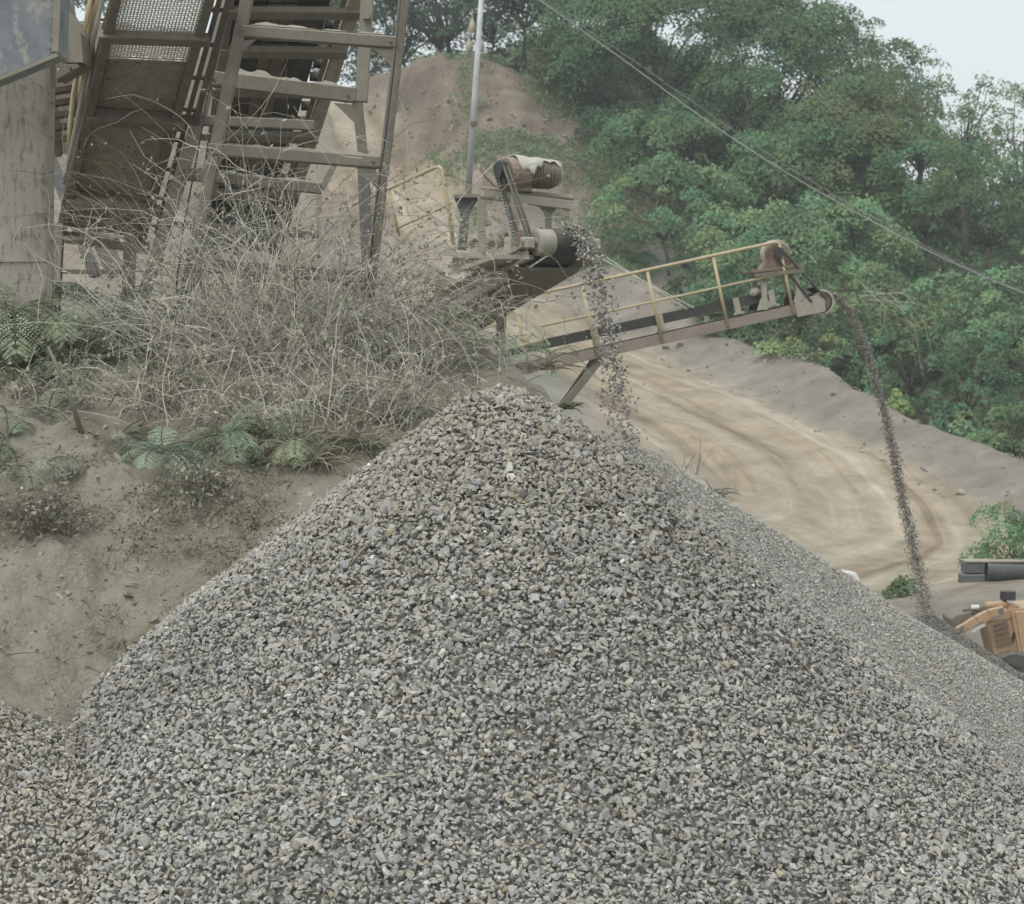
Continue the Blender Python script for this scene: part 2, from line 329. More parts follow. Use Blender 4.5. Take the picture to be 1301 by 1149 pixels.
def terrain(x, y):
    x = np.asarray(x, float); y = np.asarray(y, float); cx, cy = np.clip(x, XLO, XHI), np.clip(y, YLO, YHI)
    z = tps(cx, cy)
    d, u, s, cz = seg_dist(cx, cy, CREST)
    w = np.clip(1.12 - (d + fbm(x, y, .7, 3, 17) * .5) / 2.3, 0, 1) * sstep(-1, 2, u + 1.5)
    z = z * (1 - w) + np.maximum(cz, z) * w
    far = sstep(50, 70, cy)
    z = z + fbm(x, y, .18, 4, 3) * .8 * far + (fbm(x, y, .45, 4, 13) * 1.0 + fbm(x * 1.9, y * .35, 1.0, 3, 45) * .8) * sstep(10, 13, z) * far + fbm(x, y, .9, 3, 9) * .16 + w * fbm(x, y, .6, 3, 5) * .5
    rd, ru, rs, _ = seg_dist(cx, cy, CENTER); rv_ = rd * rs; inr = (1 - sstep(6, 8, rd)) * (1 - np.clip(w * 3, 0, 1)) * sstep(52, 56, cy) * (1 - sstep(84, 90, cy))
    z = z + (vnoise(ru * .05, rv_ * .9, 61) - .5) * .28 * inr
    return np.clip(z, -2, 34)
def colors(x, y, z):
    d, u, s, _ = seg_dist(x, y, CENTER); dc, _, sc_, _ = seg_dist(x, y, CREST)
    half = np.interp(u, [0, 30, 50, 62, 75, 110], [1.8, 2.6, 4.5, 7.5, 9.0, 9.0])
    wob = fbm(x, y, .35, 4, 21) * 2.2; berm0 = 1 - sstep(1.9, 3.0, dc + fbm(x, y, .6, 3, 19) * 1.2)
    road = 1 - sstep(-1.2, .9, d + wob - half)
    de = seg_dist(x, y, EDGE); inside = np.where(de[2] > 0, -de[0], de[0])
    road = road * (1 - sstep(-1.0, .7, inside + wob * .2 + .3) * sstep(20, 45, u)) * (1 - berm0)
    n1 = fbm(x, y, .12, 4, 31); n2 = fbm(x, y, .5, 4, 41)
    red = np.array([.232, .188, .150]); tan = np.array([.335, .285, .22]); grey = np.array([.275, .26, .225]); green = np.array([.095, .115, .055]); drk = np.array([.10, .085, .06])
    c = tan + (grey - tan) * np.clip(.5 + n1 * 2.2, 0, 1)[..., None]
    hill = sstep(9, 13, z) * sstep(88, 98, y)
    rill = fbm(x * 1.9, y * .35, 1.0, 4, 45); c = c + ((red * (1 + n2[..., None] * .9 + rill[..., None] * .7)) - c) * hill[..., None]
    berm = (1 - sstep(1.9, 3.0, dc + fbm(x, y, .6, 3, 19) * 1.2)) * (1 - .35 * np.exp(-(dc / .5) ** 2) * 0); bc = np.array([.285, .258, .218])
    c = c + (bc * (1 + n2[..., None] * .5) - c) * (berm * (1 - .6 * hill))[..., None]
    # plants take the hill's right shoulder and everything beyond the berm
    hx = np.interp(y, [95, 116], [3.0, -4.5])
    gm = hill * sstep(-2.5, 2.5, x - hx + 3 * n2) * sstep(-.05, .12, n2 + .0) * .30
    beyond = np.where(sc_ > 0, 0, 1) * sstep(2.0, 4.5, dc) * sstep(0, 6, x - np.interp(y, [90, 104, 118], [6.5, 5.0, -3.0]))
    c = c + (green - c) * gm[..., None]
    c = c + ((green * .7 + drk * .5) - c) * np.clip(beyond * 1.0, 0, 1)[..., None]
    road = road * (1 - np.clip(beyond, 0, 1))
    grv = np.exp(-((x - 2) / 5) ** 2 - ((y - 58) / 11) ** 2); gc = np.array([.275, .265, .24])
    c = c + (gc - c) * (grv * .8)[..., None]; road = road * (1 - .85 * sstep(.35, .7, grv))
    low = 1 - sstep(47, 55, y + .4 * fbm(x, y, .4, 3, 23) * 10); c = c + (np.array([.27, .25, .212]) - c) * (low * .8)[..., None]; road = road * (1 - low)
    return c, road, u, d * s, hill, berm, beyond
def axis(lo, hi, st, far):
    core = list(np.arange(lo, hi + 1e-6, st)); a = []; g = st
    v = hi
    while v < far: g *= 1.6; v += g; a.append(v)
    b = []; g = st; v = lo
    while v > -far: g *= 1.6; v -= g; b.append(v)
    return np.array(b[::-1] + core + a)
gx = axis(-34, 40, .42, 420); gy = axis(14, 132, .42, 480)
GX, GY = np.meshgrid(gx, gy); GZ = terrain(GX, GY); GC, GR, GU, GV, GH, GB, GBY = colors(GX, GY, GZ)
nx, ny = len(gx), len(gy); idx = np.arange(nx * ny).reshape(ny, nx)
quads = np.stack([idx[:-1, :-1], idx[:-1, 1:], idx[1:, 1:], idx[1:, :-1]], -1).reshape(-1, 4)
fm = lambda A: (A.ravel()[quads]).mean(1)
fr, fh, fb = fm(GR), fm(GH), fm(GB)
fy, fx_ = fm(GY), fm(GX)
kind = np.zeros(len(quads), int)
kind[(fh > .5)] = 2; kind[(fb > .35) & (fy < 99) & (kind == 0)] = 3; kind[(fr > .5)] = 1
allv = np.stack([GX.ravel(), GY.ravel(), GZ.ravel()], 1)
for k, nm in ((0, 'ground'), (1, 'dirt_road'), (2, 'hill'), (3, 'earth_berm')):
    q = quads[kind == k]; used = np.unique(q); rm = np.zeros(len(allv), int); rm[used] = np.arange(len(used))
    o = np_mesh(nm, allv[used], rm[q], m_earth, None, (0, 0, 0), GC.reshape(-1, 3)[used], True, {'road': GR.ravel()[used], 'ru': GU.ravel()[used], 'rv': GV.ravel()[used]})
    tag(o, kind='structure')
    o['label'] = {0: 'grey brown quarry floor and valley ground', 1: 'pale dirt haul road curving down with wheel tracks', 2: 'red brown soil hill below the trees', 3: 'grey earth berm along the outer side of the haul road'}[k]
def th(x, y): return float(terrain(np.array([x]), np.array([y]))[0])

# ------------------------------------------------------------------ near bank under the steel tower
BK = [P3(*a) for a in ((-150, 960, 14.6), (0, 890, 15.6), (100, 885, 16.2), (200, 825, 16.8), (300, 745, 17.3), (400, 650, 17.8),
      (0, 740, 16.7), (120, 720, 17.1), (250, 680, 17.6), (350, 640, 17.95), (-120, 740, 16.5),
      (-120, 600, 17.8), (0, 600, 17.95), (100, 600, 18.05), (200, 612, 18.15), (280, 600, 18.25), (360, 590, 18.4), (430, 575, 18.6),
      (0, 525, 19), (150, 525, 19), (300, 525, 19.3), (420, 522, 19.5), (520, 508, 20), (-120, 510, 19),
      (-120, 440, 21), (0, 432, 21.5), (150, 432, 21.6), (300, 430, 22), (450, 438, 22), (560, 450, 22), (640, 470, 22))]
BK += [(-8, 26, 6.7), (-4, 26, 6.7), (-1, 26, 6.5), (-8, 33, 6.6), (-3, 33, 6.2), (.8, 24, 5.4), (1.8, 22, 3.6), (3.5, 22, .6), (2, 28, 2.6), (4, 28, -.2), (1.2, 19.5, 4.0), (-1, 16.6, 3.6), (0, 18, 4.9), (-3, 14, 1.8), (-6, 12, 1.2), (3, 18, .5), (-9, 14, 3), (-9, 20, 6.3), (2, 33, 1.5), (5, 33, -.5)]
tpb = TPS(BK, lam=.01)
def bank_z(x, y, fine=True):
    z = tpb(x, y); face = sstep(3.4, 4.2, z) * (1 - sstep(5.6, 6.2, z))
    z = z + fbm(x, y, 1.1, 5, 51) * .40 + fbm(x, y, 4.0, 5, 57) * .22
    if fine:
        z = z + fbm(x * 2.2, y * .7, 3.0, 3, 63) * .26 * face
        bumps = np.maximum(0, vnoise(x * 7, y * 7, 71) - .62) * .3 * sstep(-.05, .12, fbm(x, y, .9, 3, 77)); z = z + bumps
    return z
bx = np.arange(-7.5, 4.51, .055); by = np.concatenate([np.arange(13, 23.5, .055), np.arange(23.5, 33, .25)]); BX, BY = np.meshgrid(bx, by); BZ = bank_z(BX, BY)
n1 = fbm(BX, BY, 1.2, 4, 81); n2 = fbm(BX, BY, 6, 4, 87)
bc = np.array([.335, .308, .245]) * (1 + n1[..., None] * .35 + n2[..., None] * .3)
dk = sstep(.10, .22, fbm(BX, BY, 2.2, 4, 91) + .06)[..., None] * .55
bc = bc + (np.array([.19, .175, .13]) - bc) * dk
nbx, nby = len(bx), len(by); bi = np.arange(nbx * nby).reshape(nby, nbx)
bq = np.stack([bi[:-1, :-1], bi[:-1, 1:], bi[1:, 1:], bi[1:, :-1]], -1).reshape(-1, 4)
bank = np_mesh('earth_bank', np.stack([BX.ravel(), BY.ravel(), BZ.ravel()], 1), bq, m_bank, None, (0, 0, 0), bc.reshape(-1, 3), True)
tag(bank, 'dusty tan earth bank below the steel trestle', kind='structure')
def bz(x, y): return float(bank_z(np.array([float(x)]), np.array([float(y)]))[0])
def on_bank(px, py, D0=15.0, D1=30.0):
    """first point of the bank along the pixel's line of sight"""
    Ds = np.arange(D0, D1, .03); p0, p1 = at(px, py, 10), at(px, py, 20); t = (Ds - 10) / 10
    xs = p0.x + (p1.x - p0.x) * t; zs = p0.z + (p1.z - p0.z) * t; h = bank_z(xs, Ds); k = np.nonzero(zs <= h)[0]
    i = k[0] if len(k) else len(Ds) - 1
    return Vector((xs[i], Ds[i], h[i]))

# ------------------------------------------------------------------ gravel
def stone_shape(seed, npts, ax):
    r = np.random.default_rng(seed); d = r.normal(size=(npts, 3)); d /= np.linalg.norm(d, axis=1)[:, None]
    d *= np.array(ax) * r.uniform(.82, 1.12, (npts, 1))
    bm = bmesh.new()
    for p in d: bm.verts.new(p)
    bm.verts.ensure_lookup_table(); res = bmesh.ops.convex_hull(bm, input=bm.verts)
    bmesh.ops.delete(bm, geom=[v for v in bm.verts if not v.link_faces], context='VERTS')
    bmesh.ops.triangulate(bm, faces=bm.faces); bm.verts.index_update()
    v = np.array([q.co[:] for q in bm.verts]); f = np.array([[q.index for q in fc.verts] for fc in bm.faces]); bm.free()
    return v, f
BIG = [stone_shape(100 + i, 9 + i % 3, (.62, .62 * (.62 + .09 * (i % 4)), .62 * (.42 + .08 * (i % 5)))) for i in range(18)]
SMALL = [stone_shape(300 + i, 6, (.62, .5, .4)) for i in range(8)]
def frames(nrm, tilt, r):
    n = len(nrm); a = nrm + r.normal(size=(n, 3)) * tilt; a /= np.linalg.norm(a, axis=1)[:, None]
    ref = r.normal(size=(n, 3)); u = np.cross(a, ref); u /= np.linalg.norm(u, axis=1)[:, None]; w = np.cross(a, u)
    return np.stack([u, w, a], -1)
def stone_cols(n, r, lo=.20, hi=.40, warm=.0):
    l = np.clip(r.normal((lo + hi) / 2, (hi - lo) / 4.6, n), lo * .5, hi * 1.35)
    t = r.normal(0, 1, n); c = np.stack([l * (1.0 + warm + .02 * t), l * (.968 + warm * .5 + .005 * t), l * (.878 - .03 * t)], 1)
    k = r.random(n); br = k < .05; c[br] *= np.array([.96, .88, .76]); dk = (k > .035) & (k < .10); c[dk] *= .55; wh = k > .985; c[wh] *= 1.5
    bl = (k > .10) & (k < .16); c[bl] *= np.array([.97, .985, 1.01]); return np.clip(c, .03, .75)
def merge_stones(P, N, S, shapes, r, tilt=.55, cols=None):
    V, Fc, C = [], [], []; R = frames(N, tilt, r); pick = r.integers(0, len(shapes), len(P)); b = 0
    for k, (sv, sf) in enumerate(shapes):
        i = np.nonzero(pick == k)[0]
        if not len(i): continue
        vv = np.einsum('nij,vj->nvi', R[i] * S[i][:, None, None], sv) + P[i][:, None]
        ff = sf[None] + (np.arange(len(i)) * len(sv))[:, None, None] + b
        V.append(vv.reshape(-1, 3)); Fc.append(ff.reshape(-1, 3)); C.append(np.repeat(cols[i], len(sv), 0)); b += len(i) * len(sv)
    return np.concatenate(V), np.concatenate(Fc), np.concatenate(C)
def grad_normals(hf, x, y, e=.04):
    dx = (hf(x + e, y) - hf(x - e, y)) / (2 * e); dy = (hf(x, y + e) - hf(x, y - e)) / (2 * e)
    n = np.stack([-dx, -dy, np.ones_like(dx)], -1); return n / np.linalg.norm(n, axis=-1)[..., None]
def hexgrid(x0, x1, y0, y1, sp, ysq, r, jit=.42):
    xs = np.arange(x0, x1, sp); ys = np.arange(y0, y1, sp * .87 * ysq); X, Y = np.meshgrid(xs, ys); X = X + (np.arange(len(ys)) % 2)[:, None] * sp / 2
    return (X + r.uniform(-jit, jit, X.shape) * sp).ravel(), (Y + r.uniform(-jit, jit, Y.shape) * sp * ysq).ravel()
def base_sheet(name, hf, x0, x1, y0, y1, st, mat, parent, col, drop, mask=None):
    xs = np.arange(x0, x1 + 1e-6, st); ys = np.arange(y0, y1 + 1e-6, st); X, Y = np.meshgrid(xs, ys); Z = hf(X, Y) - drop
    i = np.arange(X.size).reshape(X.shape); q = np.stack([i[:-1, :-1], i[:-1, 1:], i[1:, 1:], i[1:, :-1]], -1).reshape(-1, 4)
    if mask is not None:
        mk_ = mask(X, Y).ravel(); q = q[mk_[q].all(1)]
    used = np.unique(q); rm = np.zeros(X.size, int); rm[used] = np.arange(len(used)); V = np.stack([X.ravel(), Y.ravel(), Z.ravel()], 1)[used]
    return np_mesh(name, V, rm[q], mat, parent, (0, 0, 0), np.tile(col, (len(V), 1)), True)

# --- the big pile in front
A1 = at(643, 484, 17.5)
LB = at(-115, 846, 15.5)
def pile1(x, y):
    dx, dy = x - A1.x, y - A1.y; r0 = np.sqrt(dx * dx + dy * dy); r = np.sqrt(r0 * r0 + .30 ** 2) - .30
    s = .80 + .035 * dx / np.maximum(r0, .05)
    z = A1.z - .02 - s * r + .015 * r * r * .5
    d2 = np.sqrt((x - LB.x) ** 2 + (y - LB.y) ** 2 + .09) - .3; z2 = LB.z - .62 * d2
    m = np.maximum(z, z2)
    return m + fbm(x, y, .8, 3, 101) * .16 + fbm(x, y, 3.0, 2, 107) * .045
r1 = np.random.default_rng(11)
gx1, gy1 = hexgrid(-5.6, 6.2, 8.8, 18.1, .0365, .80, r1)
hw = np.maximum(gy1, 8) * .2325 + .6
k = (np.abs(gx1) < hw * 1.0) & (pile1(gx1, gy1) > .8)
vb = 6.5 - pile1(gx1, gy1); k &= vb / gy1 < .285                       # well below the frame's lower edge
k &= pile1(gx1, gy1) > bank_z(gx1, gy1) - .12
gx1, gy1 = gx1[k], gy1[k]
N1 = grad_normals(pile1, gx1, gy1); S1 = np.clip(r1.lognormal(-3.05, .27, len(gx1)), .026, .095)
topf = sstep(4.2, 6.0, pile1(gx1, gy1)); S1 *= .88 + .24 * topf
P1 = np.stack([gx1, gy1, pile1(gx1, gy1)], 1) + N1 * r1.uniform(-.014, .016, (len(gx1), 1))
C1 = stone_cols(len(gx1), r1, .285, .47); C1 *= (1 - .10 * topf)[:, None] * np.array([1, 1, 1])
C1 = C1 * (1 + (topf * .04)[:, None] * np.array([1, .2, -1.2]))
C1 *= (1 + fbm(gx1, gy1, .7, 3, 111) * .5)[:, None]
lob = sstep(-.05, .15, (LB.z - .62 * (np.hypot(gx1 - LB.x, gy1 - LB.y) - .3)) - (A1.z - .8 * (np.hypot(gx1 - A1.x, gy1 - A1.y) - .3)))
S1 *= 1 - .05 * lob; C1 *= 1 + lob[:, None] * np.array([.03, .0, -.04])
g1 = empty('gravel_pile', (A1.x, A1.y, 1.0), 'large grey crushed stone pile filling the foreground', 'gravel pile')
base_sheet('core', pile1, -7, 7.5, 8, 25, .12, m_stone, g1, (.2, .198, .18), .06, lambda X, Y: pile1(X, Y) > .2)
order = np.argsort(-S1 / gy1); single = np.zeros(len(S1), bool); inview = (np.abs(gx1) < gy1 * .225) & (vb[k] / gy1 < .25) & (gy1 < A1.y + .1)
cand = order[inview[order]][:300]; single[cand] = True
V, Fc, Cc = merge_stones(P1[~single], N1[~single], S1[~single], BIG, r1, .55, C1[~single])
sel = r1.random(len(P1)) < .35
Vl, Fl, Cl = merge_stones(P1[sel] + r1.normal(0, .016, (int(sel.sum()), 3)) - N1[sel] * .022, N1[sel], S1[sel] * 1.1, SMALL, r1, .6, C1[sel])
V, Fc, Cc = np.concatenate([V, Vl]), np.concatenate([Fc, Fl + len(V)]), np.concatenate([Cc, Cl])
st = np_mesh('stones', V, Fc, m_stone, g1, col=Cc); st['kind'] = 'stuff'
lib = []
for i, (sv, sf) in enumerate(BIG):
    for j in range(2):
        me = bpy.data.meshes.new('stone'); me.from_pydata([tuple(p) for p in sv], [], [tuple(map(int, q)) for q in sf]); me.materials.append(m_stone)
        c = np.ones((len(sv), 4), np.float32); c[:, :3] = stone_cols(1, r1, .29, .45)[0]; a = me.attributes.new('col', 'FLOAT_COLOR', 'POINT'); a.data.foreach_set('color', c.ravel()); lib.append(me)
Rs = frames(N1[cand], .5, r1)
for n_, i in enumerate(cand):
    o = bpy.data.objects.new('stone', lib[int(r1.integers(0, len(lib)))]); COL.objects.link(o); o.parent = g1
    M = Matrix(Rs[n_].tolist()).to_4x4(); M.translation = Vector(P1[i] + N1[i] * .006) - off(g1); o.matrix_local = M @ Matrix.Scale(float(S1[i]) * 1.04, 4)

# --- the finer pile behind it, fed by the short conveyor
A2 = at(803, 570, 29.4)
def pile2(x, y):
    dx, dy = x - A2.x, y - A2.y; r0 = np.sqrt(dx * dx + dy * dy); r = np.sqrt(r0 * r0 + .2 ** 2) - .2
    z = A2.z - np.where(dx > 0, .635, .66) * r - .03 * np.sin(np.clip(r, 0, 5) * .9) * r * .4
    return z + fbm(x, y, .7, 3, 121) * .12 + fbm(x, y, 3, 2, 127) * .03
r2 = np.random.default_rng(12)
gx2, gy2 = hexgrid(.5, 9.5, 20.5, 30.2, .037, .84, r2); h2 = pile2(gx2, gy2)
k = (h2 > -.2) & (gx2 < gy2 * .2325 + .9) & (gx2 > .0 + gy2 * .02) & (pile2(gx2, gy2) > pile1(gx2, gy2) - .1)
k &= (6.5 - h2) / gy2 < .225
gx2, gy2 = gx2[k], gy2[k]; N2 = grad_normals(pile2, gx2, gy2); S2 = np.clip(r2.lognormal(-3.28, .2, len(gx2)), .024, .06)
P2 = np.stack([gx2, gy2, pile2(gx2, gy2)], 1) + N2 * r2.uniform(-.012, .014, (len(gx2), 1)); C2 = stone_cols(len(gx2), r2, .38, .48, .01)
g2 = empty('gravel_pile', (A2.x, A2.y, 0), 'finer pale grey gravel pile sloping behind the big pile', 'gravel pile')
base_sheet('core', pile2, -4, 11, 21, 38, .15, m_stone, g2, (.30, .29, .265), .03, lambda X, Y: pile2(X, Y) > -.5)
V, Fc, Cc = merge_stones(P2, N2, S2, SMALL, r2, .6, C2); st = np_mesh('stones', V, Fc, m_stone, g2, col=Cc); st['kind'] = 'stuff'

# --- the small dark pile under the long conveyor
A3 = at(1180, 782, 37.0)
def pile3(x, y):
    dx, dy = x - A3.x, y - A3.y; r = np.sqrt(dx * dx + dy * dy + .02) - .14
    return A3.z - .70 * r + fbm(x, y, 1.2, 3, 131) * .08
r3 = np.random.default_rng(13)
gx3, gy3 = hexgrid(A3.x - 2.6, A3.x + 3.4, A3.y - 3.2, A3.y + .5, .042, .84, r3); h3 = pile3(gx3, gy3); k = h3 > -.3; gx3, gy3 = gx3[k], gy3[k]
N3 = grad_normals(pile3, gx3, gy3); S3 = np.clip(r3.lognormal(-3.1, .2, len(gx3)), .025, .07)
P3_ = np.stack([gx3, gy3, pile3(gx3, gy3)], 1); C3 = stone_cols(len(gx3), r3, .17, .28, .01)
g3 = empty('gravel_pile', (A3.x, A3.y, 0), 'small dark grey gravel pile forming under the long conveyor stream', 'gravel pile')
base_sheet('core', pile3, A3.x - 4, A3.x + 4, A3.y - 4, A3.y + 4, .12, m_stone, g3, (.19, .185, .172), .02, lambda X, Y: pile3(X, Y) > -.4)
V, Fc, Cc = merge_stones(P3_, N3, S3, SMALL, r3, .6, C3); st = np_mesh('stones', V, Fc, m_stone, g3, col=Cc); st['kind'] = 'stuff'

def stream(name, path, n, widths, size, cols, shapes, seed, label, spread_pow=1.0):
    r = np.random.default_rng(seed); P = np.array([tuple(at(*p)) for p in path]); seg = np.linalg.norm(np.diff(P, axis=0), axis=1); cum = np.concatenate([[0], np.cumsum(seg)]) / seg.sum()
    t = r.random(n) ** spread_pow; Q = np.stack([np.interp(t, cum, P[:, i]) for i in range(3)], 1); w = np.interp(t, [a for a, _ in widths], [b for _, b in widths])
    g = r.normal(size=(n, 3)) * np.array([.5, .5, .35]); Q = Q + g * w[:, None]
    V, Fc, Cc = merge_stones(Q, np.tile([0, 0, 1.0], (n, 1)), r.uniform(.7, 1.3, n) * size, shapes, r, 2.0, cols(n, r))
    o = np_mesh(name, V, Fc, m_stone, None, tuple(P[0]), Cc); tag(o, label, 'gravel stream', kind='stuff'); return o
stream('falling_gravel', ((722, 291, 31.0), (732, 294, 30.9), (742, 308, 30.75), (750, 330, 30.5), (758, 357, 30.3), (766, 395, 30.1), (775, 445, 29.9), (785, 495, 29.7), (793, 545, 29.5), (803, 592, 29.4)), 1400,
       ((0, .12), (.1, .16), (.25, .17), (.6, .19), (1, .22)), .052, lambda n, r: stone_cols(n, r, .22, .42, .05), BIG[:8], 21, 'coarse stones spilling off the short conveyor drum', 1.35)
stream('falling_gravel', ((1046, 372, 36.7), (1062, 376, 36.8), (1080, 397, 36.85), (1098, 435, 36.9), (1112, 480, 36.9), (1124, 525, 36.95), (1134, 570, 37), (1145, 625, 37), (1156, 675, 37), (1166, 725, 37), (1178, 784, 37)), 6500,
       ((0, .06), (.15, .075), (.5, .085), (.85, .12), (1, .2)), .032, lambda n, r: stone_cols(n, r, .22, .36, .08), SMALL, 22, 'thin dark gravel stream arcing from the long conveyor', 1.0)


def on_ground(px, py, D0=38.0, D1=125.0):
    """first point of the terrain along the pixel's line of sight"""
    Ds = np.arange(D0, D1, .08); p0, p1 = at(px, py, 10), at(px, py, 20); t = (Ds - 10) / 10
    xs = p0.x + (p1.x - p0.x) * t; zs = p0.z + (p1.z - p0.z) * t; h = terrain(xs, Ds); k = np.nonzero(zs <= h)[0]
    i = k[0] if len(k) else len(Ds) - 1
    return Vector((xs[i], Ds[i], h[i]))

# ------------------------------------------------------------------ steel bin at the photo's left edge
def poly(pp, D): return [at(x, y, D) for x, y in pp]
Y1 = Vector((0, 1, 0))
bin_ = empty('steel_bin', tuple(at(10, 366, 20.6)), 'tall worn steel bin with a blue grey chute above a beige panel', 'bin')
part('chute', m_bin_up, bin_, lambda m: m.prism(poly(((-90, -60), (79, -60), (72, 68), (0, 98), (-90, 135)), 19.6), Y1 * .45), .01)
part('chute_lip', m_steel2, bin_, lambda m: (m.beam(at(-90, 137, 19.55), at(0, 100, 19.55), .05, .035), m.beam(at(0, 100, 19.55), at(73, 70, 19.55), .05, .035)))
part('corner_angle', m_steel2, bin_, lambda m: (m.beam(at(76, -60, 19.57), at(70, 66, 19.57), .06, .05)))
part('side_panel', m_bin_lo, bin_, lambda m: m.prism(poly(((-90, 60), (66, 60), (62, 420), (-90, 430)), 20.6), Y1 * .12), .008)
part('panel_seam', m_bin_lo, bin_, lambda m: m.beam(at(-90, 333, 20.59), at(61, 331, 20.59), .02, .018))
part('rim_angle', m_steel2, bin_, lambda m: m.beam(at(66.5, 62, 20.57), at(63, 425, 20.57), .05, .045))
part('flange_plate', m_steel2, bin_, lambda m: m.beam(at(67, 66, 20.2), at(69, 112, 20.2), .05, .06))
for j in range(6):
    p = at(66.2, 130 + j * 44, 20.54)
    part('bolt', m_rust, bin_, lambda m: m.lathe(p, (0, -1, 0), ((0, .014), (.016, .014), (.02, .009)), 6))
for j in range(5):
    p = at(68 - j * .9, 10 + j * 13, 19.59)
    part('bolt', m_rust, bin_, lambda m: m.lathe(p, (0, -1, 0), ((0, .013), (.014, .013), (.018, .009)), 6))

fb = empty('feed_box', tuple(at(88, 110, 22)), 'small grey feed box hung beside the blue grey chute', 'feed box')
part('body', m_steel2, fb, lambda m: m.prism(poly(((74, -20), (82, -2), (84, 12), (103, 42), (106, 80), (80, 80), (76, 44)), 21.6), Y1 * .5), .006)
part('dark_recess_plate', m_brown, fb, lambda m: m.prism(poly(((72, 43), (81, 43), (80, 84), (71, 86)), 21.55), Y1 * .05))  # solid brown plate, its colour standing in for the shade of a recess
part('floor_plate', m_brown, fb, lambda m: m.prism(poly(((72, 92), (80, 82), (97, 81), (102, 84), (72, 101)), 21.5), Y1 * .4))
part('hook', m_black, fb, lambda m: m.tube([at(89, 86, 21.5), at(91, 88, 21.5), at(91, 93, 21.5), at(89, 96, 21.5)], .012, 6))

sw = empty('steel_stair', tuple(at(85, 190, 23)), 'dark steel stair behind the beige bin panel', 'stair')
for j in range(6):
    y = 100 + j * 15.5
    part('tread', m_brown, sw, lambda m: m.beam(at(58, y + 3, 22.4 + j * .1), at(101, y - 4, 22.4 + j * .1), .22, .05), .004)
part('stringer', m_brown, sw, lambda m: m.beam(at(60, 95, 22.8), at(76, 196, 23.2), .06, .16))
part('back_plate', m_brown, sw, lambda m: m.prism(poly(((55, 98), (106, 92), (98, 196), (55, 196)), 23.4), Y1 * .02))

dc = empty('inclined_duct', tuple(at(140, 345, 21.6)), 'grey steel duct slanting down behind the left screen legs', 'duct')
part('duct_body', m_greypost, dc, lambda m: m.beam(at(60, 190, 26.2), at(122, 352, 26.2), .10, .30, Y1), .01)
part('cover_strip', m_steel2, dc, lambda m: m.beam(at(92, 225, 26.4), at(150, 352, 26.4), .22, .05, Y1))

# ------------------------------------------------------------------ inclined vibrating screens seen from below
class Trough:
    def __init__(s, bl, br, tl, tr): s.p = [at(*bl), at(*br), at(*tl), at(*tr)]
    def __call__(s, u, v, w=0):
        bl, br, tl, tr = s.p; q = (bl * (1 - u) + br * u) * (1 - v) + (tl * (1 - u) + tr * u) * v
        n = (br - bl).cross(tl - bl).normalized()
        if n.z < 0: n = -n
        return q + n * w
    def n(s):
        n = (s.p[1] - s.p[0]).cross(s.p[2] - s.p[0]).normalized(); return n if n.z > 0 else -n
T1 = Trough((80, 290, 24.6), (180, 303, 24.6), (163, -60, 20.6), (283, -60, 20.6))
def vline(T, y):          # v at which the trough's middle passes pixel row y
    lo, hi = 0, 1
    for _ in range(40):
        mid = (lo + hi) / 2; q = T(.5, mid); d = CR.transposed() @ (q - CAM); py = H / 2 - F * d.y / -d.z
        if py > y: lo = mid
        else: hi = mid
    return lo
s1 = empty('inclined_screen', tuple(at(120, 400, 24)), 'brown inclined screen with pale woven mesh beside the bin', 'screen')
Un = T1.n()
part('side_beam', m_brown, s1, lambda m: m.beam(T1(0, 0), T1(0, 1.05), .09, .26, Un), .008)
part('side_beam', m_brown, s1, lambda m: m.beam(T1(1, 0), T1(1, 1.05), .09, .26, Un), .008)
part('edge_strip', m_steel2, s1, lambda m: m.beam(T1(-.065, 0, -.1), T1(-.05, 1.05, -.1), .025, .05, Un))
for y in (37, 143, 250, 296):
    v = vline(T1, y)
    part('crossbar', m_brown if y < 200 else m_plate, s1, lambda m: m.beam(T1(-.09, v, -.12), T1(1.12, v, -.12), .11, .10, Un), .006)
vm = vline(T1, 78)
for a, b in ((-.0, vline(T1, 250)), (vline(T1, 250) + .005, vline(T1, 143)), (vline(T1, 143) + .005, vm)):
    def plate(m, a=a, b=b):
        nu, nv = 14, 14; g = []
        for i in range(nv + 1):
            for j in range(nu + 1):
                u = .06 + .88 * j / nu; v = a + (b - a) * i / nv
                g.append(T1(u, v, .02 + random.uniform(-.012, .012)))
        m.add(g, [(i * (nu + 1) + j, i * (nu + 1) + j + 1, (i + 1) * (nu + 1) + j + 1, (i + 1) * (nu + 1) + j) for i in range(nv) for j in range(nu)])
        m.prism([T1(.05, a, .045), T1(.95, a, .045), T1(.95, b, .045), T1(.05, b, .045)], Un * .02)
    part('deck_plate', m_plate, s1, plate, smooth=True)
def mesh_deck(m):
    # woven screen cloth: wavy flat wires and straight cross wires
    L_ = (T1(.5, 1.0) - T1(.5, vm)).length; nw = 23; nc = int(L_ / .034)
    for j in range(nw + 1):
        u = .07 + .86 * j / nw; pts = []
        cut = random.choice((0, 0, .006, .012))
        for i in range(nc + 1):
            v = vm + cut + (1.0 - vm) * i / nc; pts.append(T1(u + (.007 if (i + j) % 2 else -.007), v, .02 + (.007 if (i + j) % 2 else -.007)))
        m.tube(pts, .0105, 4)
    for i in range(nc + 1):
        v = vm + (1.0 - vm) * i / nc
        m.tube([T1(.06, v, .02), T1(.94, v, .02)], .006, 4)
o = part('screen_mesh', m_grid, s1, mesh_deck); o['kind'] = 'stuff'
part('guide_rail', m_steel2, s1, lambda m: m.beam(T1(1.16, .02, .06), T1(1.10, 1.05, .06), .05, .10, Un))
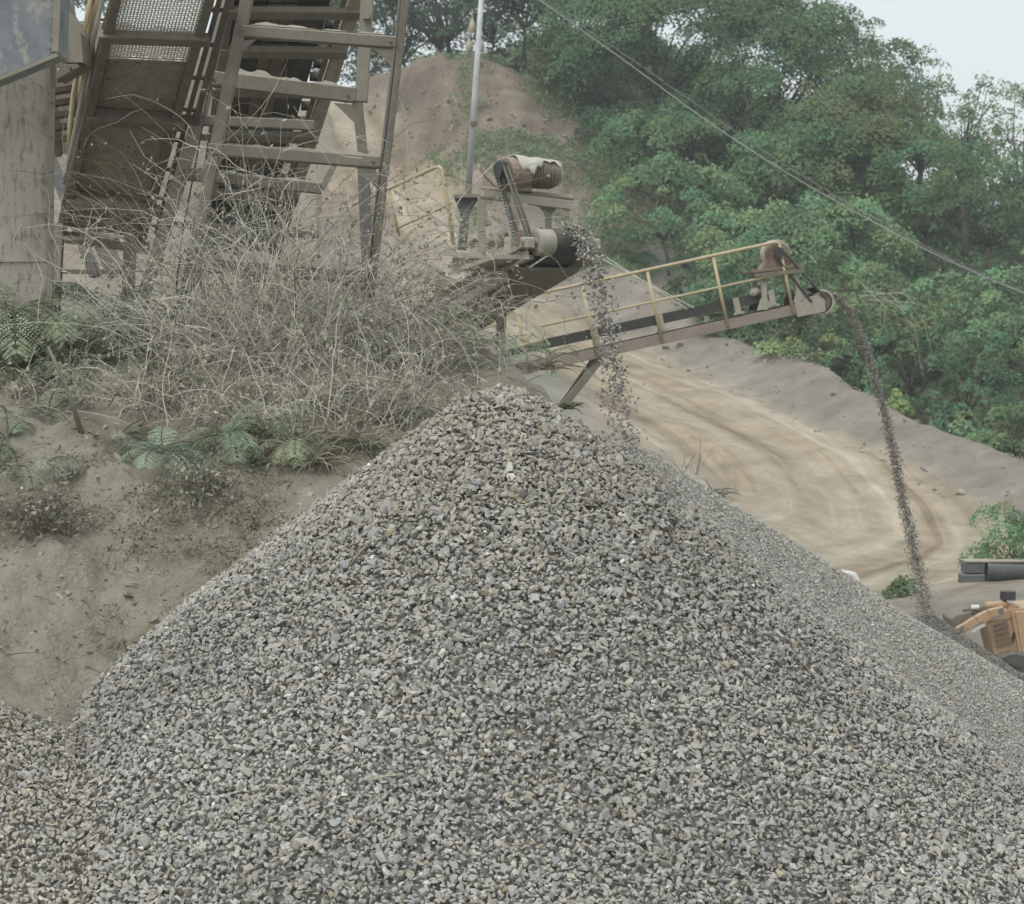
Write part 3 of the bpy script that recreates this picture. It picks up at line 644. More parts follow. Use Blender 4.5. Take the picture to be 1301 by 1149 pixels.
part('guide_rail', m_brown, s1, lambda m: m.beam(T1(1.27, .02, .02), T1(1.20, 1.05, .02), .06, .14, Un))
for j in range(9):
    v = .05 + j * .11
    part('rail_tie', m_steel, s1, lambda m: m.beam(T1(1.02, v, .03), T1(1.26, v, .03), .03, .03, Un))
for (a, b) in (((74, 285), (67, 425)), ((166, 300), (160, 430))):
    part('leg', m_steel, s1, lambda m: m.beam(at(*a, 24.2), at(*b, 24.0), .13, .10, Y1), .006)
for y0, y1 in ((303, 305), (345, 346)):
    part('leg_brace', m_steel, s1, lambda m: m.beam(at(76, y0, 24.15), at(166, y1, 24.15), .04, .05), .004)

yr = empty('pipe_bundle', tuple(at(88, 195, 22.6)), 'bundle of pale yellow pipes running up beside the left screen', 'pipes')
for k, (x0, y0, x1, y1, x2, y2, rr, mm) in enumerate(((87, 196, 93, 120, 121, -30, .024, m_yellow), (101, 150, 108, 80, 130, -30, .034, m_yellow), (101, 190, 118, 85, 122, -30, .02, m_brown), (83, 235, 101, 140, 136, -30, .026, m_steel2), (80, 262, 118, 90, 150, -30, .02, m_steel2), (96, 140, 111, 60, 124, -30, .018, m_brown))):
    part('pipe', mm, yr, lambda m: m.tube([at(x0, y0, 22.3), at((x0 + x1) / 2 - 1, (y0 + y1) / 2, 22.25), at(x1, y1, 22.2), at((x1 + x2) / 2 - 1, (y1 + y2) / 2, 22.0), at(x2, y2, 21.8)], rr, 8), smooth=True)
part('tie_rod', m_steel2, yr, lambda m: m.tube([at(97, 40, 22.2), at(116, 25, 22.0)], .018, 6))
part('tie_rod', m_steel2, yr, lambda m: m.tube([at(125, 25, 22.0), at(146, 26, 22.0)], .016, 6))

T2 = Trough((248, 345, 27.6), (338, 352, 27.6), (300, -60, 23.0), (472, -60, 23.0)); U2 = T2.n()
s2 = empty('inclined_screen', tuple(at(300, 420, 26.5)), 'dark ribbed inclined screen underside behind the trestle', 'screen')
part('side_beam', m_plate, s2, lambda m: m.beam(T2(1.0, 0), T2(1.0, 1.05), .14, .22, U2), .008)
part('side_beam', m_brown, s2, lambda m: m.beam(T2(0, 0), T2(0, 1.05), .10, .24, U2), .008)
part('slotted_rail', m_brown, s2, lambda m: m.beam(T2(.90, 0, -.02), T2(.90, 1.05, -.02), .05, .10, U2))
vv = [0] + [vline(T2, y) for y in (240, 165, 108, 58, 8)] + [1.05]
for a, b in zip(vv[:-1], vv[1:]):
    for u0, u1 in ((.03, .30), (.31, .42), (.43, .55), (.56, .80)):
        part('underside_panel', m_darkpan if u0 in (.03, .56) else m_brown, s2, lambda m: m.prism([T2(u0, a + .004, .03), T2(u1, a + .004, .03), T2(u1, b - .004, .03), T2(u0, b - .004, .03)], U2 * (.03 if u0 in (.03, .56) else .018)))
    for j in range(3):
        v = a + (b - a) * (j + .5) / 3
        part('slot_block', m_dark, s2, lambda m: m.beam(T2(.81, v, .04), T2(.89, v, .04), .05, .10, U2))
for y in (240, 165, 108, 58, 8):
    v = vline(T2, y)
    part('crossbar', m_steel, s2, lambda m: m.beam(T2(-.12, v, -.10), T2(1.06, v, -.10), .12, .09, U2), .006)
part('sky_blocking_sheet', m_darkpan, s2, lambda m: m.prism([T2(.02, 0, .08), T2(.80, 0, .08), T2(.80, 1.05, .08), T2(.02, 1.05, .08)], U2 * .02))  # added sheet that keeps bright sky from showing through the panel slits
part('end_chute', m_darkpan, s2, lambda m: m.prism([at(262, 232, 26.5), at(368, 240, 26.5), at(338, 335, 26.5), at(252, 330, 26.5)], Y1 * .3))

# ------------------------------------------------------------------ steel trestle in front
def ridge(p, q, w, h, seed, n=40):
    r = random.Random(seed); m = MB(); p, q = Vector(p), Vector(q); t = (q - p).normalized(); sd = t.cross(Vector((0, 0, 1))).normalized()
    ph = [r.uniform(0, 6) for _ in range(4)]; vs_, fs_ = [], []
    for i in range(n + 1):
        a = i / n; hh = h * max(.12, (.5 + .5 * math.sin(a * 5 + ph[0])) * .6 + .3 * math.sin(a * 13 + ph[1]) ** 2 + r.uniform(0, .22)) * min(1, 8 * a, 8 * (1 - a))
        c = p + (q - p) * a
        for k, (o_, z) in enumerate(((-.5, 0), (-.3, .55), (0, 1), (.3, .6), (.5, 0))): vs_.append(c + sd * (o_ * w) + Vector((0, 0, z * hh)))
    for i in range(n):
        for k in range(4): fs_.append((i * 5 + k, i * 5 + k + 1, (i + 1) * 5 + k + 1, (i + 1) * 5 + k))
    return m.add(vs_, fs_)
tr = empty('steel_trestle', tuple(at(350, 430, 22.2)), 'dusty steel trestle with ladder like rungs rising from brambles', 'trestle')
DF, DR = 21.4, 22.8
part('leg', m_steel, tr, lambda m: m.beam(at(222, 440, DF), at(322, -40, DF), .115, .12, Y1), .008)
part('leg', m_steel, tr, lambda m: m.beam(at(459, 460, DF), at(518, -40, DF), .10, .12, Y1), .008)
part('leg', m_steel2, tr, lambda m: m.beam(at(160, 450, DR), at(253, 150, DR), .125, .12, Y1), .008)
part('leg', m_steel2, tr, lambda m: m.beam(at(253, 152, DR + .012), at(293, -40, DR + .012), .13, .12, Y1), .008)
part('leg', m_steel2, tr, lambda m: m.beam(at(459, 130, DR), at(469, -40, DR), .13, .12, Y1), .008)
part('leg', m_steel, tr, lambda m: m.beam(at(453, 118, DR + .012), at(462, 205, DR + .012), .10, .12, Y1), .008)
part('leg', m_greypost, tr, lambda m: m.beam(at(461, 200, DR), at(476, 520, DR), .12, .12, Y1), .008)
part('joint_collar', m_steel2, tr, lambda m: m.beam(at(462, 22, DR - .08), at(470, 22, DR - .08), .16, .05))
FR = [((305, 40), (506, 55), .115), ((266, 190), (484, 207), .12), ((240, 338), (466, 352), .13)]
for (a, b, h) in FR:
    part('rung', m_steel, tr, lambda m: m.beam(at(*a, DF), at(*b, DF), .14, h), .012)
RRr = [((268, 100), (453, 122), .15), ((226, 152), (400, 160), .10), ((232, 222), (408, 240), .11), ((214, 284), (410, 300), .07)]
for (a, b, h) in RRr:
    part('rung', m_steel, tr, lambda m: m.beam(at(*a, DR), at(*b, DR), .14, h), .008)
for (c, dx, dy, D) in (((300, 52), 26, 26, DF), ((500, 63), -26, 30, DF), ((260, 202), 26, 26, DF), ((478, 215), -26, 30, DF), ((448, 133), -24, 26, DR), ((236, 352), 26, 24, DF), ((460, 362), -26, 26, DF)):
    part('gusset', m_steel, tr, lambda m: m.prism([at(c[0], c[1], D - .05), at(c[0] + dx, c[1] - 2, D - .05), at(c[0] - (1 if dx > 0 else -1) * dy * .2, c[1] + dy, D - .05)], Y1 * .02))
def up(px, py, D, dz): p = at(px, py, D); p.z += dz; return p
for i, (a, b, D, w, h) in enumerate((((312, 32), (500, 46), DF, .12, .045), ((282, 94), (446, 113), DR, .13, .10), ((274, 182), (478, 199), DF, .12, .04), ((245, 328), (420, 342), DF, .15, .13), ((240, 215), (404, 233), DR, .12, .05))):
    o = ridge(at(*a, D), at(*b, D), w, h, i + 3).build('dust_ridge', m_dustpile, tr, smooth=True); o['label'] = 'pale dust heaped along the top of a rung'

for (x, y, D) in [(x0 + dx, y0 + dy, D) for (x0, y0, D) in ((312, 42, DF), (500, 56, DF), (272, 192, DF), (478, 208, DF), (275, 103, DR), (446, 124, DR), (248, 340, DF), (460, 354, DF)) for dx, dy in ((-4, -3), (4, 3))]:
    p = at(x, y, D - .075); part('bolt', m_rust, tr, lambda m: m.lathe(p, (0, -1, 0), ((0, .014), (.018, .014), (.02, .01)), 6))
for i, pts in enumerate((((296, -30, 21.3), (284, 40, 21.28), (262, 130, 21.28), (252, 190, 21.3), (233, 290, 21.3), (222, 380, 21.3)), ((512, -30, 21.3), (500, 90, 21.28), (489, 180, 21.28), (478, 260, 21.3), (466, 380, 21.3)))):
    part('loose_cable', m_black, tr, lambda m: m.tube([at(*q) for q in pts], .009, 5), smooth=True)
cb = empty('concrete_pier', tuple(at(385, 420, 29)), 'pale concrete pier glimpsed behind the dark screen', 'pier')
part('column', m_conc, cb, lambda m: m.prism(poly(((352, 240), (404, 240), (400, 440), (340, 440)), 29), Y1 * .7), .02)
part('sunlit_backdrop', m_conc, cb, lambda m: m.prism(poly(((398, 128), (416, 140), (428, 200), (408, 238), (362, 238), (380, 170)), 29.1), Y1 * .6), .02)  # pale slab added to stand in for a distant sunlit surface

# ------------------------------------------------------------------ short conveyor with the lagged drum
ax = Vector((math.cos(math.radians(30)), math.sin(math.radians(30)), 0)); fwd = Vector((ax.y, -ax.x, 0))
O1 = at(714, 309, 31.0)
def C1_(a, b, z): return O1 + ax * a - fwd * b + Vector((0, 0, z))       # across, back along the belt, up
INC = math.tan(math.radians(14))
c1 = empty('belt_conveyor', tuple(C1_(0, 2.5, -2.5)), 'short beige conveyor with ribbed drum and canvas covered motor', 'conveyor')
drum = part('head_drum', m_drum, c1, lambda m: m.lathe(C1_(-.43, 0, 0), ax, [(0, .03), (0, .155), (.015, .185), (.05, .19), (.055, .178), (.075, .178), (.08, .19), (.11, .19), (.115, .178), (.135, .178), (.14, .19), (.17, .19), (.175, .178), (.195, .178), (.2, .19), (.25, .19), (.84, .19), (.86, .18), (.86, .03)], 28), smooth=False)
part('shaft', m_steel2, drum, lambda m: m.lathe(C1_(-.66, 0, 0), ax, [(0, .035), (.24, .035)], 12))
part('hub', m_steel2, drum, lambda m: m.lathe(C1_(-.455, 0, 0), ax, [(0, .05), (.03, .07)], 12))
def beltstrip(fn, a0, a1, prof, t=.012):
    m = MB(); vs_ = []
    for (b, z) in prof: vs_ += [fn(a0, b, z), fn(a1, b, z)]
    m.add(vs_, [(2 * i, 2 * i + 1, 2 * i + 3, 2 * i + 2) for i in range(len(prof) - 1)]); return m
prof = [(4.5, -4.5 * INC - .02)] + [(.05, .185)] + [(-.203 * math.sin(t), .203 * math.cos(t)) for t in [i * math.pi / 10 for i in range(11)]] + [(.1, -.21), (4.5, -4.5 * INC - .42)]
bo = beltstrip(C1_, -.19, .38, prof).build('belt', m_dark, c1)
sm = bo.modifiers.new('thick', 'SOLIDIFY'); sm.thickness = .014
for a in (-.56, .52):
    part('side_channel', m_frame, c1, lambda m: m.channel(C1_(a, -.02, -.14), C1_(a, 4.5, -.14 - 4.5 * INC), .07, .20, .015, open_side=1 if a > 0 else -1))
    part('bearing_block', m_frame, c1, lambda m: m.box(C1_(a, 0, -.01), (.14, .2, .16), Matrix.Rotation(math.radians(30), 3, 'Z')), .02)
part('belly_plate', m_steel, c1, lambda m: m.prism([C1_(-.54, .35, -.33), C1_(.5, .35, -.33), C1_(.5, 4.5, -.40 - 4.5 * INC), C1_(-.54, 4.5, -.40 - 4.5 * INC)], Vector((0, 0, -.05))))
part('lower_beam', m_frame, c1, lambda m: m.beam(C1_(-.62, .5, -.46), C1_(-.62, 4.4, -.44 - 4.2 * INC), .10, .14), .008)
part('lower_beam', m_brown, c1, lambda m: m.beam(C1_(-.5, .8, -.60), C1_(-.5, 4.4, -.60 - 3.9 * INC), .12, .14), .008)
deck = part('walkway_deck', m_frame, c1, lambda m: m.beam(at(572, 322, 31.9), at(640, 327, 31.4), .35, .07), .006)
part('front_ledge', m_frame, c1, lambda m: m.prism([C1_(-.95, .25, -.17), C1_(-.40, .1, -.17), C1_(-.40, .9, -.30), C1_(-1.0, 1.2, -.32)], Vector((0, 0, -.06))))
part('ledge_apron', m_frame, c1, lambda m: m.prism([at(575, 326, 31.85), at(640, 331, 31.3), at(630, 346, 31.3), at(572, 350, 31.85)], Y1 * .03))
# motor table
TB = [(620, 250, 31.2), (738, 262, 32.0)]
part('table_beam', m_frame, c1, lambda m: m.beam(at(612, 247, 31.15), at(733, 262, 31.9), .10, .13), .008)
part('table_beam', m_rust, c1, lambda m: m.beam(at(612, 243, 31.6), at(728, 253, 32.3), .10, .09), .008)
part('table_top', m_rust, c1, lambda m: m.prism([at(613, 241, 31.1), at(730, 254, 31.85), at(727, 249, 32.3), at(613, 239, 31.6)], Vector((0, 0, .02))))
part('cross_bar', m_rust, c1, lambda m: m.beam(at(610, 251, 31.1), at(632, 252, 31.1), .05, .03))
for (x, y0, y1, D, w) in ((654, 250, 326, 31.25, .12), (697, 258, 304, 31.9, .10), (731, 260, 300, 31.85, .08), (612, 250, 326, 31.9, .12)):
    part('table_leg', m_frame, c1, lambda m: m.beam(at(x, y0, D), at(x, y1, D), w, .08, Y1), .006)
for (x, y, s_, D) in ((697, 260, 1, 31.85), (697, 260, -1, 31.85), (728, 262, -1, 31.8), (657, 258, 1, 31.2)):
    part('knee_plate', m_frame, c1, lambda m: m.prism([at(x, y, D), at(x + 15 * s_, y, D), at(x, y + 18, D)], Y1 * .02))
gb = part('gearbox', m_rust, c1, lambda m: m.lathe(at(640, 222, 31.35), ax, [(0, .10), (.02, .23), (.12, .255), (.18, .23), (.34, .22), (.36, .18)], 20), smooth=False)
part('gearbox_foot', m_rust, gb, lambda m: m.prism([at(652, 222, 31.3), at(672, 222, 31.4), at(676, 244, 31.4), at(651, 243, 31.3)], Y1 * .3), .01)
mo = part('motor', m_brown, c1, lambda m: m.lathe(at(665, 221, 31.55), ax, [(0, .13)] + sum([[(.05 + i * .045, .205), (.07 + i * .045, .205), (.073 + i * .045, .18), (.09 + i * .045, .18)] for i in range(9)], []) + [(.48, .19), (.56, .14)], 20))
def canvas(m):
    n, k = 16, 12; c0 = at(650, 221, 31.45); vs_ = []
    for i in range(n + 1):
        a = i / n * .72
        for j in range(k + 1):
            t = math.radians(-95 + (95 + 62 + 26 * math.sin(i * .4) + 10 * math.sin(i * 1.7)) * j / k); rr = .268 - .04 * (i / n) + .008 * math.sin(i * .7 + j * .9)
            vs_.append(c0 + ax * a + fwd * (rr * math.sin(t)) + Vector((0, 0, rr * math.cos(t))))
    m.add(vs_, [(i * (k + 1) + j, i * (k + 1) + j + 1, (i + 1) * (k + 1) + j + 1, (i + 1) * (k + 1) + j) for i in range(n) for j in range(k)])
cv = part('canvas_cover', m_canvas, c1, canvas, smooth=True); cv.modifiers.new('t', 'SOLIDIFY').thickness = .01; cv['label'] = 'cream canvas thrown over the motor'
part('end_cowl', m_canvas, c1, lambda m: m.lathe(at(697, 222, 31.8), ax, [(0, .14), (.02, .185), (.14, .17), (.18, .09)], 14))
# drive belts between gearbox pulley and drum shaft
pa, pb = at(637, 216, 31.2), at(666, 305, 30.85)
dirv = (pb - pa).normalized(); sdv = dirv.cross(ax).normalized()
part('pulley', m_black, c1, lambda m: m.lathe(pa - ax * .06, ax, [(0, .05), (0, .12), (.05, .12), (.05, .10), (.06, .10), (.06, .12), (.11, .12), (.11, .05)], 20))
part('pulley', m_rust, c1, lambda m: m.lathe(pb - ax * .06, ax, [(0, .03), (0, .14), (.11, .14), (.11, .03)], 20))
for k_, o_ in enumerate((-.035, .03)):
    loop = []
    for i in range(9):
        t = math.pi * i / 8; loop.append(pa + ax * o_ - dirv * (.128 * math.sin(t)) + sdv * (.128 * math.cos(t)))
    for i in range(9):
        t = math.pi * i / 8; loop.append(pb + ax * o_ + dirv * (.15 * math.sin(t)) - sdv * (.15 * math.cos(t)))
    loop.append(loop[0]); part('drive_belt', m_dark, c1, lambda m: m.tube(loop, .022, 6), smooth=True)
for i in range(22):
    p = pa + sdv * -.13 + (pb - pa) * (i / 22) - ax * .05
    part('belt_cog', m_galv, c1, lambda m: m.box(p, (.02, .02, .022)))
for (x, y) in ((600, 309), (621, 311)):
    part('idler', m_rust, c1, lambda m: m.lathe(at(x, y, 31.6), (0.5, -.87, 0), [(0, .06), (.08, .06)], 12))
part('guard_stub', m_steel, c1, lambda m: m.tube([at(636, 314, 31.3), at(636, 300, 31.3), at(645, 296, 31.3)], .05, 8))
part('tool_arm', m_rust, c1, lambda m: m.tube([at(611, 214, 32.4), at(620, 224, 32.3), at(634, 238, 32.0)], [.03, .05, .04], 6))
# guard rail of the walkway
hr = lambda name, pts, r=.024: part(name, m_yellow, c1, lambda m: m.tube([at(*p) for p in pts], r, 8), smooth=True)
hr('hand_rail', ((578, 322, 31.8), (569, 262, 31.8), (561, 216, 31.8), (558, 212, 31.82), (553, 213, 31.9), (494, 240, 33.1), (440, 264, 34.2)), .028)
hr('rail_post', ((494, 240, 33.1), (499, 265, 33.1), (507, 300, 33.1)), .024)
hr('mid_rail', ((574, 258, 31.8), (545, 272, 32.3), (505, 290, 33.0)), .018)
part('stay_rod', m_steel2, c1, lambda m: m.tube([at(500, 242, 33.0), at(592, 303, 31.6)], .010, 5))
part('support_column', m_greypost, c1, lambda m: m.beam(at(592, 252, 32.2), at(587, 318, 32.2), .13, .12, Y1), .006)
part('column_gusset', m_greypost, c1, lambda m: m.prism([at(576, 250, 32.12), at(611, 250, 32.12), at(602, 262, 32.12), at(597, 275, 32.12), at(585, 273, 32.12)], Y1 * .02))
part('column_gusset', m_steel2, c1, lambda m: m.prism([at(577, 247, 32.0), at(612, 247, 32.0), at(612, 251, 32.0), at(577, 251, 32.0)], Y1 * .25))
for (x0, y0, x1, y1) in ((560, 345, 552, 470), (640, 345, 632, 520)):
    part('trestle_leg', m_steel, c1, lambda m: m.beam(at(x0, y0, 32.4), at(x1, y1, 32.4), .14, .12, Y1), .006)

pm = empty('pole_mast', tuple(at(594, 250, 32.2)), 'thin galvanised pole standing on the short conveyor column', 'pole')
part('shaft', m_galv, pm, lambda m: m.tube([at(594.5, 250, 32.2), at(604, 110, 32.2), at(614, -40, 32.2)], [.05, .045, .04], 10), smooth=True)
part('clamp', m_steel2, pm, lambda m: m.lathe(at(595.5, 238, 32.2), (0, 0, 1), [(0, .06), (.05, .06)], 10))
part('clamp', m_greypost, pm, lambda m: m.lathe(at(602, 160, 32.15), (0, 0, 1), [(0, .055), (.06, .055)], 10))
part('base_flange', m_steel2, pm, lambda m: m.lathe(at(594, 249, 32.2), (0, 0, 1), [(0, .10), (.025, .10)], 12))

# ------------------------------------------------------------------ long conveyor on the right
A = at(690, 464, 36.2); B = at(1045, 386, 36.6)
uu = (B - A).normalized(); dd = Vector((-uu.y, uu.x, 0)).normalized(); ww = dd.cross(uu) * -1
if ww.z < 0: ww = -ww
def C2_(s, d, w): return A + uu * s + dd * d + ww * w
LEN = (B - A).length
c2 = empty('belt_conveyor', tuple(C2_(.2, .4, -1.6)), 'long slim conveyor with yellow handrail reaching out to the right', 'conveyor')
for d, mt in ((0, m_string), (.85, m_string)):
    part('stringer', mt, c2, lambda m: m.channel(C2_(-2.6, d, 0), C2_(LEN - .42, d, .0), .07, .17, .016, ww, open_side=-1 if d == 0 else 1), .004)
    part('head_plate', m_frame, c2, lambda m: m.prism([C2_(LEN - .46, d - .02, -.13), C2_(LEN - .46, d - .02, .13), C2_(LEN - .1, d - .02, .16), C2_(LEN + .05, d - .02, .06), C2_(LEN + .02, d - .02, -.14)], dd * .03), .004)
pr2 = [(-2.6, .42)] + [(LEN - .05, .30)] + [(LEN + .01 + .19 * math.sin(t), .02 + .19 * math.cos(t)) for t in [i * math.pi / 10 for i in range(11)]] + [(LEN - .4, -.10), (-2.6, .02)]
def sl(s, d, w): return C2_(s, d, w)
mbb = MB(); vs_ = []
for (s_, w_) in pr2: vs_ += [C2_(s_, .12, w_), C2_(s_, .72, w_)]
mbb.add(vs_, [(2 * i, 2 * i + 1, 2 * i + 3, 2 * i + 2) for i in range(len(pr2) - 1)])
bb = mbb.build('belt', m_dark, c2); bb.modifiers.new('thick', 'SOLIDIFY').thickness = .015
part('skirt_board', m_dark, c2, lambda m: m.beam(C2_(-2.6, .09, .33), C2_(3.95, .09, .31), .03, .15, ww))
part('skirt_board', m_dark, c2, lambda m: m.beam(C2_(-2.6, .76, .33), C2_(3.95, .76, .31), .03, .15, ww))
d2 = part('head_drum', m_rust, c2, lambda m: m.lathe(C2_(LEN, .06, .02), dd, [(0, .03), (.0, .15), (.02, .17), (.70, .17), (.72, .15), (.72, .03)], 26))
part('rim', m_frame, d2, lambda m: m.tube([C2_(LEN, .03, .02) + uu * (.195 * math.cos(t)) + ww * (.195 * math.sin(t)) for t in [math.radians(-140 + i * 12) for i in range(20)]], .022, 7), smooth=True)
part('hub', m_conc, d2, lambda m: m.lathe(C2_(LEN - .06, .0, .07), dd, [(0, .06), (.05, .08)], 12))
sx = [-.24, .9, 2.0, 3.12, 4.24]
for s_ in sx:
    part('rail_post', m_yellow, c2, lambda m: m.tube([C2_(s_, -.05, -.05), C2_(s_, -.05, 1.13)], .027, 8), smooth=True)
def curve_end(w, s0, s1, r=.0):
    pts = [C2_(s0, -.05, w)] + [C2_(s0 + (s1 - s0) * i / 6, -.05, w) for i in range(1, 6)] + [C2_(s1 - .06, -.05, w), C2_(s1, -.05, w - .05)]
    return pts
part('top_rail', m_yellow, c2, lambda m: m.tube(curve_end(1.16, -1.5, 4.24), .028, 8), smooth=True)
part('mid_rail', m_yellow, c2, lambda m: m.tube([C2_(.1, -.05, .63), C2_(4.24, -.05, .63)], .02, 8), smooth=True)
part('low_rail', m_yellow, c2, lambda m: m.tube([C2_(-1.6, -.07, .36), C2_(.05, -.07, .40)], .026, 8), smooth=True)
for s_ in (-.7, .95, 2.05, 3.35, 3.95):
    part('idler_bracket', m_frame, c2, lambda m: (m.beam(C2_(s_, .0, .12), C2_(s_, .0, .40), .10, .05, dd), m.beam(C2_(s_ - .08, 0, .14), C2_(s_ + .1, 0, .14), .05, .04, ww)), .004)
    part('idler_roller', m_rust, c2, lambda m: m.lathe(C2_(s_, .1, .27), dd, [(0, .05), (.65, .05)], 12))
for s_ in (.15, 1.15, 2.05, 2.3):
    part('bolt_lug', m_rust, c2, lambda m: m.box(C2_(s_, .02, -.155), (.10, .08, .06)), .006)
part('support_leg', m_steel, c2, lambda m: m.beam(C2_(.97, .1, -.10), at(700, 536, 36.3), .10, .12), .006)
part('support_leg', m_steel, c2, lambda m: m.beam(C2_(.97, .8, -.10), at(700, 536, 37.0), .10, .12), .006)
# motor stand
for s_, d in ((3.80, .02), (3.80, .8), (4.42, .02), (4.42, .8)):
    part('stand_leg', m_frame, c2, lambda m: m.beam(C2_(s_, d, .1), C2_(s_ + (.10 if s_ < 4 else -.02), d, .74), .09, .08, dd), .006)
    part('stand_foot', m_frame, c2, lambda m: m.prism([C2_(s_ - .14, d - .03, .12), C2_(s_ + .16, d - .03, .12), C2_(s_ + .05, d - .03, .30), C2_(s_ - .04, d - .03, .30)], dd * .02))
part('stand_top', m_rust, c2, lambda m: m.prism([C2_(3.72, -.05, .74), C2_(4.52, -.05, .66), C2_(4.52, .9, .66), C2_(3.72, .9, .74)], ww * .05), .004)
part('stand_lip', m_brown, c2, lambda m: m.beam(C2_(3.72, -.06, .70), C2_(4.56, -.06, .60), .04, .06, ww))
part('stand_brace', m_frame, c2, lambda m: m.prism([C2_(3.86, -.02, .72), C2_(4.08, -.02, .71), C2_(3.86, -.02, .52)], dd * .02))
mc = C2_(4.20, .05, .98)
m2 = part('motor', m_rust, c2, lambda m: m.lathe(mc - dd * .05, dd, [(0, .09), (.02, .17), (.06, .205)] + sum([[(.08 + i * .045, .21), (.10 + i * .045, .21), (.103 + i * .045, .19), (.12 + i * .045, .19)] for i in range(9)], []) + [(.52, .2), (.56, .12)], 22))
part('motor_cap', m_conc, m2, lambda m: m.lathe(mc + dd * .02, dd, [(0, .2), (.01, .222), (.30, .226), (.31, .2)], 22), smooth=False)
part('motor_foot', m_rust, m2, lambda m: m.prism([C2_(3.86, 0, .76), C2_(4.46, 0, .70), C2_(4.34, 0, .88), C2_(4.03, 0, .92)], dd * .4))
pp = mc - dd * .12
part('pulley', m_black, c2, lambda m: m.lathe(pp - dd * .03, dd, [(0, .03), (0, .09), (.025, .09), (.03, .075), (.035, .09), (.06, .09), (.06, .03)], 18))
for o_, e_ in ((-.08, -.12), (.085, .13)):
    part('drive_belt', m_dark, c2, lambda m: m.tube([pp + uu * o_, C2_(LEN - .06, -.03, .07) + uu * e_], .02, 6))
part('stand_cap', m_frame, c2, lambda m: m.lathe(C2_(3.62, .05, .40), (.8, .1, .5), [(0, .04), (.05, .07), (.12, .06), (.16, .03)], 8))
for k_, (a_, b_) in enumerate((((744, 318), (918, 399)), ((756, 318), (906, 396)))):
    part('stay_cable', m_twig, c2, lambda m: m.tube([at(*a_, 38.5), C2_((b_[0] - 690) / 75.9, .45, .14)], .009, 5))
part('cable_clamp', m_frame, c2, lambda m: m.box(C2_(3.05, .4, .18), (.2, .06, .05)))

# ------------------------------------------------------------------ overhead cables
for k_, (dy, lab, rr) in enumerate(((0, 'lower pale overhead cable crossing the trees diagonally', .013), (-1, 'upper grey overhead cable beside the pale one', .010))):
    pts = [(600, -60), (685, 0), (800, 82), (900, 155), (1000, 220), (1100, 277), (1200, 329), (1301, 373), (1420, 420)]
    sag = [0, 0, 6, 9, 7, 4, 1, 0, 0]
    P = [at(x, y + (dy * s_ if k_ else 0) - (2 if k_ else 0), 46 - i * .6 + k_ * .15) for i, ((x, y), s_) in enumerate(zip(pts, sag))]
    Q = []
    for i in range(len(P) - 1):
        for t in range(4):
            p0, p1, p2, p3 = P[max(i - 1, 0)], P[i], P[i + 1], P[min(i + 2, len(P) - 1)]; t_ = t / 4
            Q.append(.5 * (2 * p1 + (p2 - p0) * t_ + (2 * p0 - 5 * p1 + 4 * p2 - p3) * t_ ** 2 + (3 * p1 - p0 - 3 * p2 + p3) * t_ ** 3))
    Q.append(P[-1]); m = MB().tube(Q, rr, 6); o = m.build('overhead_cable', m_cable if k_ == 0 else m_greypost, None, tuple(Q[0])); tag(o, lab, 'cable', 'overhead cables')

# ------------------------------------------------------------------ loader, pipe, blocks at the right edge
DL = 43.0
ld = empty('wheel_loader', tuple(at(1300, 880, DL)), 'faded orange wheel loader half hidden behind the small gravel pile', 'loader')
def LP(px, py, dz=0): return at(px, py, DL + dz)
part('hood', m_orange, ld, lambda m: m.prism([LP(1253, 792), LP(1281, 779), LP(1288, 776), LP(1298, 833), LP(1263, 833)], Y1 * .9), .02)
part('side_panel', m_orange, ld, lambda m: m.prism([LP(1288.5, 777, -.05), LP(1400, 772, -.05), LP(1400, 838, -.05), LP(1298.5, 834, -.05)], Y1 * 1.1), .02)
part('hood_ridge', m_orange, ld, lambda m: m.beam(LP(1286, 776, -.06), LP(1297, 834, -.06), .05, .05, Y1))
part('hood_top', m_orange, ld, lambda m: m.prism([LP(1253, 791, -.03), LP(1282, 776, -.03), LP(1400, 768, -.03), LP(1400, 764, 1.1), LP(1290, 766, 1.1), LP(1256, 780, .9)], Vector((0, 0, .04))), .01)
part('vent_mark', m_black, ld, lambda m: m.prism([LP(1285, 811, -.02), LP(1288, 802, -.02), LP(1291, 808, -.02), LP(1288, 814, -.02), LP(1286, 818, -.02)], Y1 * .05))
part('lift_arm', m_orange, ld, lambda m: [m.beam(LP(*a, -.25), LP(*b, -.25), .16, .16) for a, b in (((1217, 802), (1226, 797)), ((1226, 797), (1240, 788)), ((1240, 788), (1256, 780)), ((1256, 780), (1275, 775)))] and None, .01)
part('arm_inner_edge', m_white, ld, lambda m: m.prism([LP(1231, 800, -.3), LP(1250, 791, -.3), LP(1253, 795, -.3), LP(1236, 804, -.3)], Y1 * .05))
part('painted_glare', m_white, ld, lambda m: m.prism([LP(1257, 785, -.15), LP(1265, 779, -.15), LP(1270, 782, -.15), LP(1268, 787, -.15)], Y1 * .05))  # white plate that paints a spot of glare onto the machine
part('hydraulic_cylinder', m_orange, ld, lambda m: m.lathe(LP(1251, 770, .3), (1, .1, .08), [(0, .03), (.02, .075), (.44, .075), (.46, .03)], 14), smooth=False)
part('headlight', m_white, ld, lambda m: m.lathe(LP(1234, 772, .2), (1, 0, 0.02), [(0, .05), (.15, .05)], 10))
part('bracket', m_brown, ld, lambda m: m.beam(LP(1224, 777, .3), LP(1256, 773, .3), .12, .1))
part('exhaust_pipe', m_orange, ld, lambda m: m.lathe(LP(1284, 780, .35), (0, 0, 1), [(0, .09), (.2, .09)], 12))
